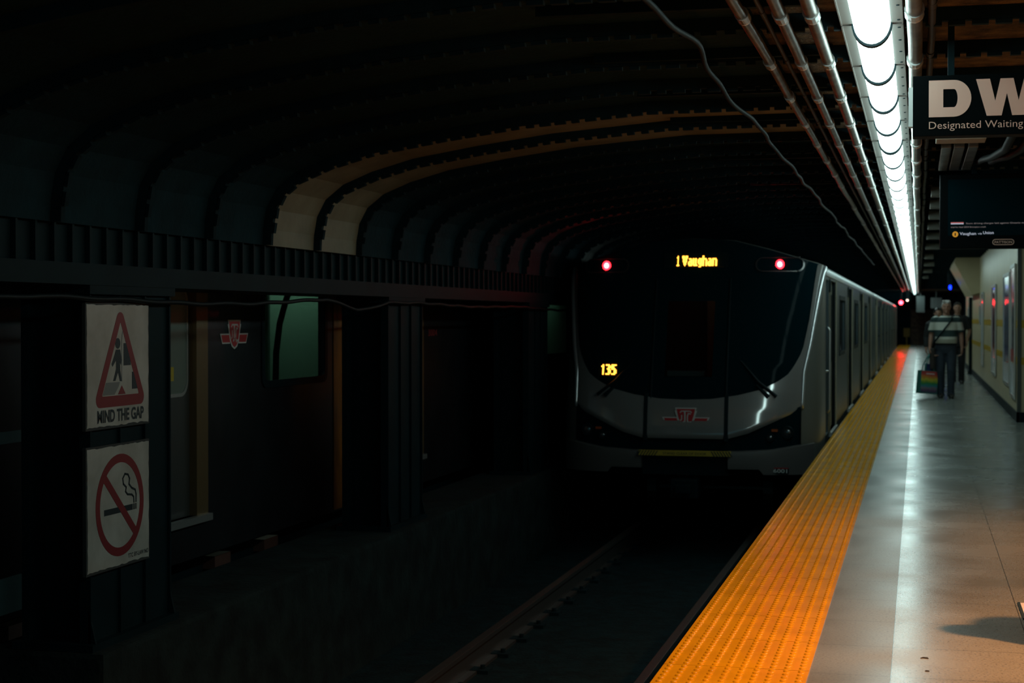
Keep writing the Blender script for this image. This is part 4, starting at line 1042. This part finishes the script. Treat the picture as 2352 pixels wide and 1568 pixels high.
legsB = {-1: ((-.088, .01, .90), (-.09, -.06, .50), (-.088, -.03, .075)), 1: ((.088, .01, .90), (.09, .0, .49), (.09, .06, .075))}
person('person with dark hair in a black short-sleeved shirt behind the man in stripes', (.83, 37.8, 0), 1.02, m_blackcloth, m_darktrousers, m_darkhair, False, 0, armsB, legsB, 'crop', (1, 1), 0, .93)
person('person in a dark long-sleeved jacket mostly hidden behind the man in stripes', (.375, 34.6, 0), .94, M('dark_jacket', (.012, .016, .018), .8), m_darktrousers, m_darkhair, True, 0, armsB, legsB, 'long', (1, 1), 0, .86, 1.08)

# rainbow shopping bag held in the man's right hand
bx, by = .485-.345, 31.0-.03
bag = empty('shopping_bag', (bx, by, .075), 'teal shopping bag with a rainbow front held by the man in the striped shirt', 'bag', None, math.radians(22))
bag.rotation_euler = (0, math.radians(4), math.radians(24))
q = MB(); bw, bd_, bh = .165, .085, .42
ringz = []
for z, kx, ky in ((0, 1.0, 1.0), (.02, 1.02, 1.02), (bh*.5, 1.0, 1.05), (bh, .98, .96)):
    ringz.append([q.v((sx*bw*kx, sy*bd_*ky, z)) for sx, sy in ((-1, -1), (-.33, -1.06), (.33, -1.06), (1, -1), (1.02, 0), (1, 1), (0, 1.05), (-1, 1), (-1.02, 0))])
q.skin(ringz, cap=False); q.f(ringz[0][::-1])
n_ = len(ringz[-1]); inn = [q.v((v.co.x*.94, v.co.y*.92, bh)) for v in ringz[-1]]; inb = [q.v((v.co.x*.92, v.co.y*.9, .03)) for v in ringz[-1]]
q.skin([ringz[-1], inn, inb], cap=False); q.f(inb)
q.build('bag_body', M('teal_bag_fabric', (.012, .17, .16), .6), bag)
m_rain = M('rainbow_print', (.3, .1, .1), .45); nt = m_rain.node_tree
tc = nt.nodes.new('ShaderNodeTexCoord'); sp_ = nt.nodes.new('ShaderNodeSeparateXYZ'); nt.links.new(tc.outputs['Object'], sp_.inputs[0])
nz = nt.nodes.new('ShaderNodeTexNoise'); nz.inputs['Scale'].default_value = 14; nt.links.new(tc.outputs['Object'], nz.inputs['Vector'])
ad = nt.nodes.new('ShaderNodeMath'); ad.operation = 'MULTIPLY_ADD'; nt.links.new(nz.outputs['Fac'], ad.inputs[0]); ad.inputs[1].default_value = .07; nt.links.new(sp_.outputs[2], ad.inputs[2])
mr = nt.nodes.new('ShaderNodeMapRange'); mr.inputs[1].default_value = .04; mr.inputs[2].default_value = .46; nt.links.new(ad.outputs[0], mr.inputs[0])
rp_ = nt.nodes.new('ShaderNodeValToRGB'); cr = rp_.color_ramp; cr.elements[0].position = 0; cr.elements[0].color = (.02, .12, .13, 1); cr.elements[1].position = 1; cr.elements[1].color = (.42, .03, .04, 1)
for p_, c_ in ((.14, (.10, .05, .13, 1)), (.24, (.20, .16, .20, 1)), (.33, (.03, .22, .30, 1)), (.45, (.03, .25, .05, 1)), (.60, (.50, .45, .04, 1)), (.72, (.55, .18, .04, 1)), (.82, (.45, .05, .05, 1))):
    e_ = cr.elements.new(p_); e_.color = c_
nt.links.new(mr.outputs[0], rp_.inputs[0]); nt.links.new(rp_.outputs[0], nt.nodes['Principled BSDF'].inputs['Base Color'])
q = MB(); q.grid([[(x, -bd_*(1.0 if abs(x) > .14 else 1.06)*k_-.004, z) for x in (-.158, -.055, .055, .158)] for z, k_ in ((.02, 1.02), (.21, 1.05), (.41, .965))]); q.build('rainbow_print', m_rain, bag)
q = MB(); q.prism([(-.07, .355), (.09, .355), (.09, .375), (-.07, .375)], lambda a, b, t: (a, -bd_*1.02-.008-t, b), .001); q.build('print_lettering', M('print_white', (.6, .5, .5), .5), bag)
for sy in (-1, 1):
    pts = [(-.085, sy*bd_*.96, .38), (-.072, sy*bd_*.7, .52), (-.02, sy*.03, .66), (.0, sy*.012, .715), (.03, sy*.03, .66), (.075, sy*bd_*.7, .52), (.085, sy*bd_*.96, .38)]
    q = MB(); q.tube(pts, .0105, 8); q.build('handle', bpy.data.materials['teal_bag_fabric'], bag, smooth=True)
q = MB(); q.b2((-.06, -.03, .30), (.07, .03, .55), .02); q.build('bag_content', M('blue_package', (.012, .03, .12), .5), bag)
# shoulder bag with strap across the chest
sb_ = empty('shoulder_bag', (.485, 31.0, 0), 'dark brown shoulder bag hanging at the hip of the man in stripes', 'bag')
q = MB(); q.b2((-.285, -.10, .52), (-.205, .16, .90), .03); q.build('bag_body', M('dark_brown_leather', (.022, .015, .013), .6), sb_)
q = MB(); sp2 = [(-.24, .03, .88), (-.215, -.10, 1.0), (-.16, -.185, 1.08), (-.07, -.185, 1.2), (.03, -.165, 1.33), (.09, -.125, 1.42), (.10, -.03, 1.475), (.09, .08, 1.46), (0, .16, 1.3), (-.15, .165, 1.08), (-.24, .10, .88)]
q.tube(sp2, .016, 8); q.build('strap', m_black, sb_, smooth=True)

# a passer-by standing just right of the frame, whose shadow falls across the platform
armsC = {-1: ((-.20, .01, 1.405), (-.245, .02, 1.13), (-.235, -.03, .90)), 1: ((.20, .01, 1.405), (.245, .02, 1.13), (.235, -.03, .90))}
person('person in a dark coat standing beyond the photo edge beside the waiting sign', (1.03, 7.56, 0), 1.0, bpy.data.materials['dark_jacket'], m_darktrousers, m_darkhair, True, 0, armsC, legsB, 'crop', (1, 1), 0, .80)

m_scrap = M('dark_scrap', (.02, .018, .016), .8)
thing('litter_scrap', MB().prism([(0, 0), (.012, .004), (.034, .0), (.030, .012), (.010, .013)], lambda a, b, t: (.012+a, 7.24+b*2, t), .003), m_scrap, 'dark scrap of litter on the platform floor, larger of two', 'litter')
thing('litter_scrap', MB().prism([(0, 0), (.018, .0), (.016, .006), (.004, .008)], lambda a, b, t: (.030+a, 6.98+b*2, t), .003), m_scrap, 'tiny scrap of litter below the larger scrap on the platform floor', 'litter')
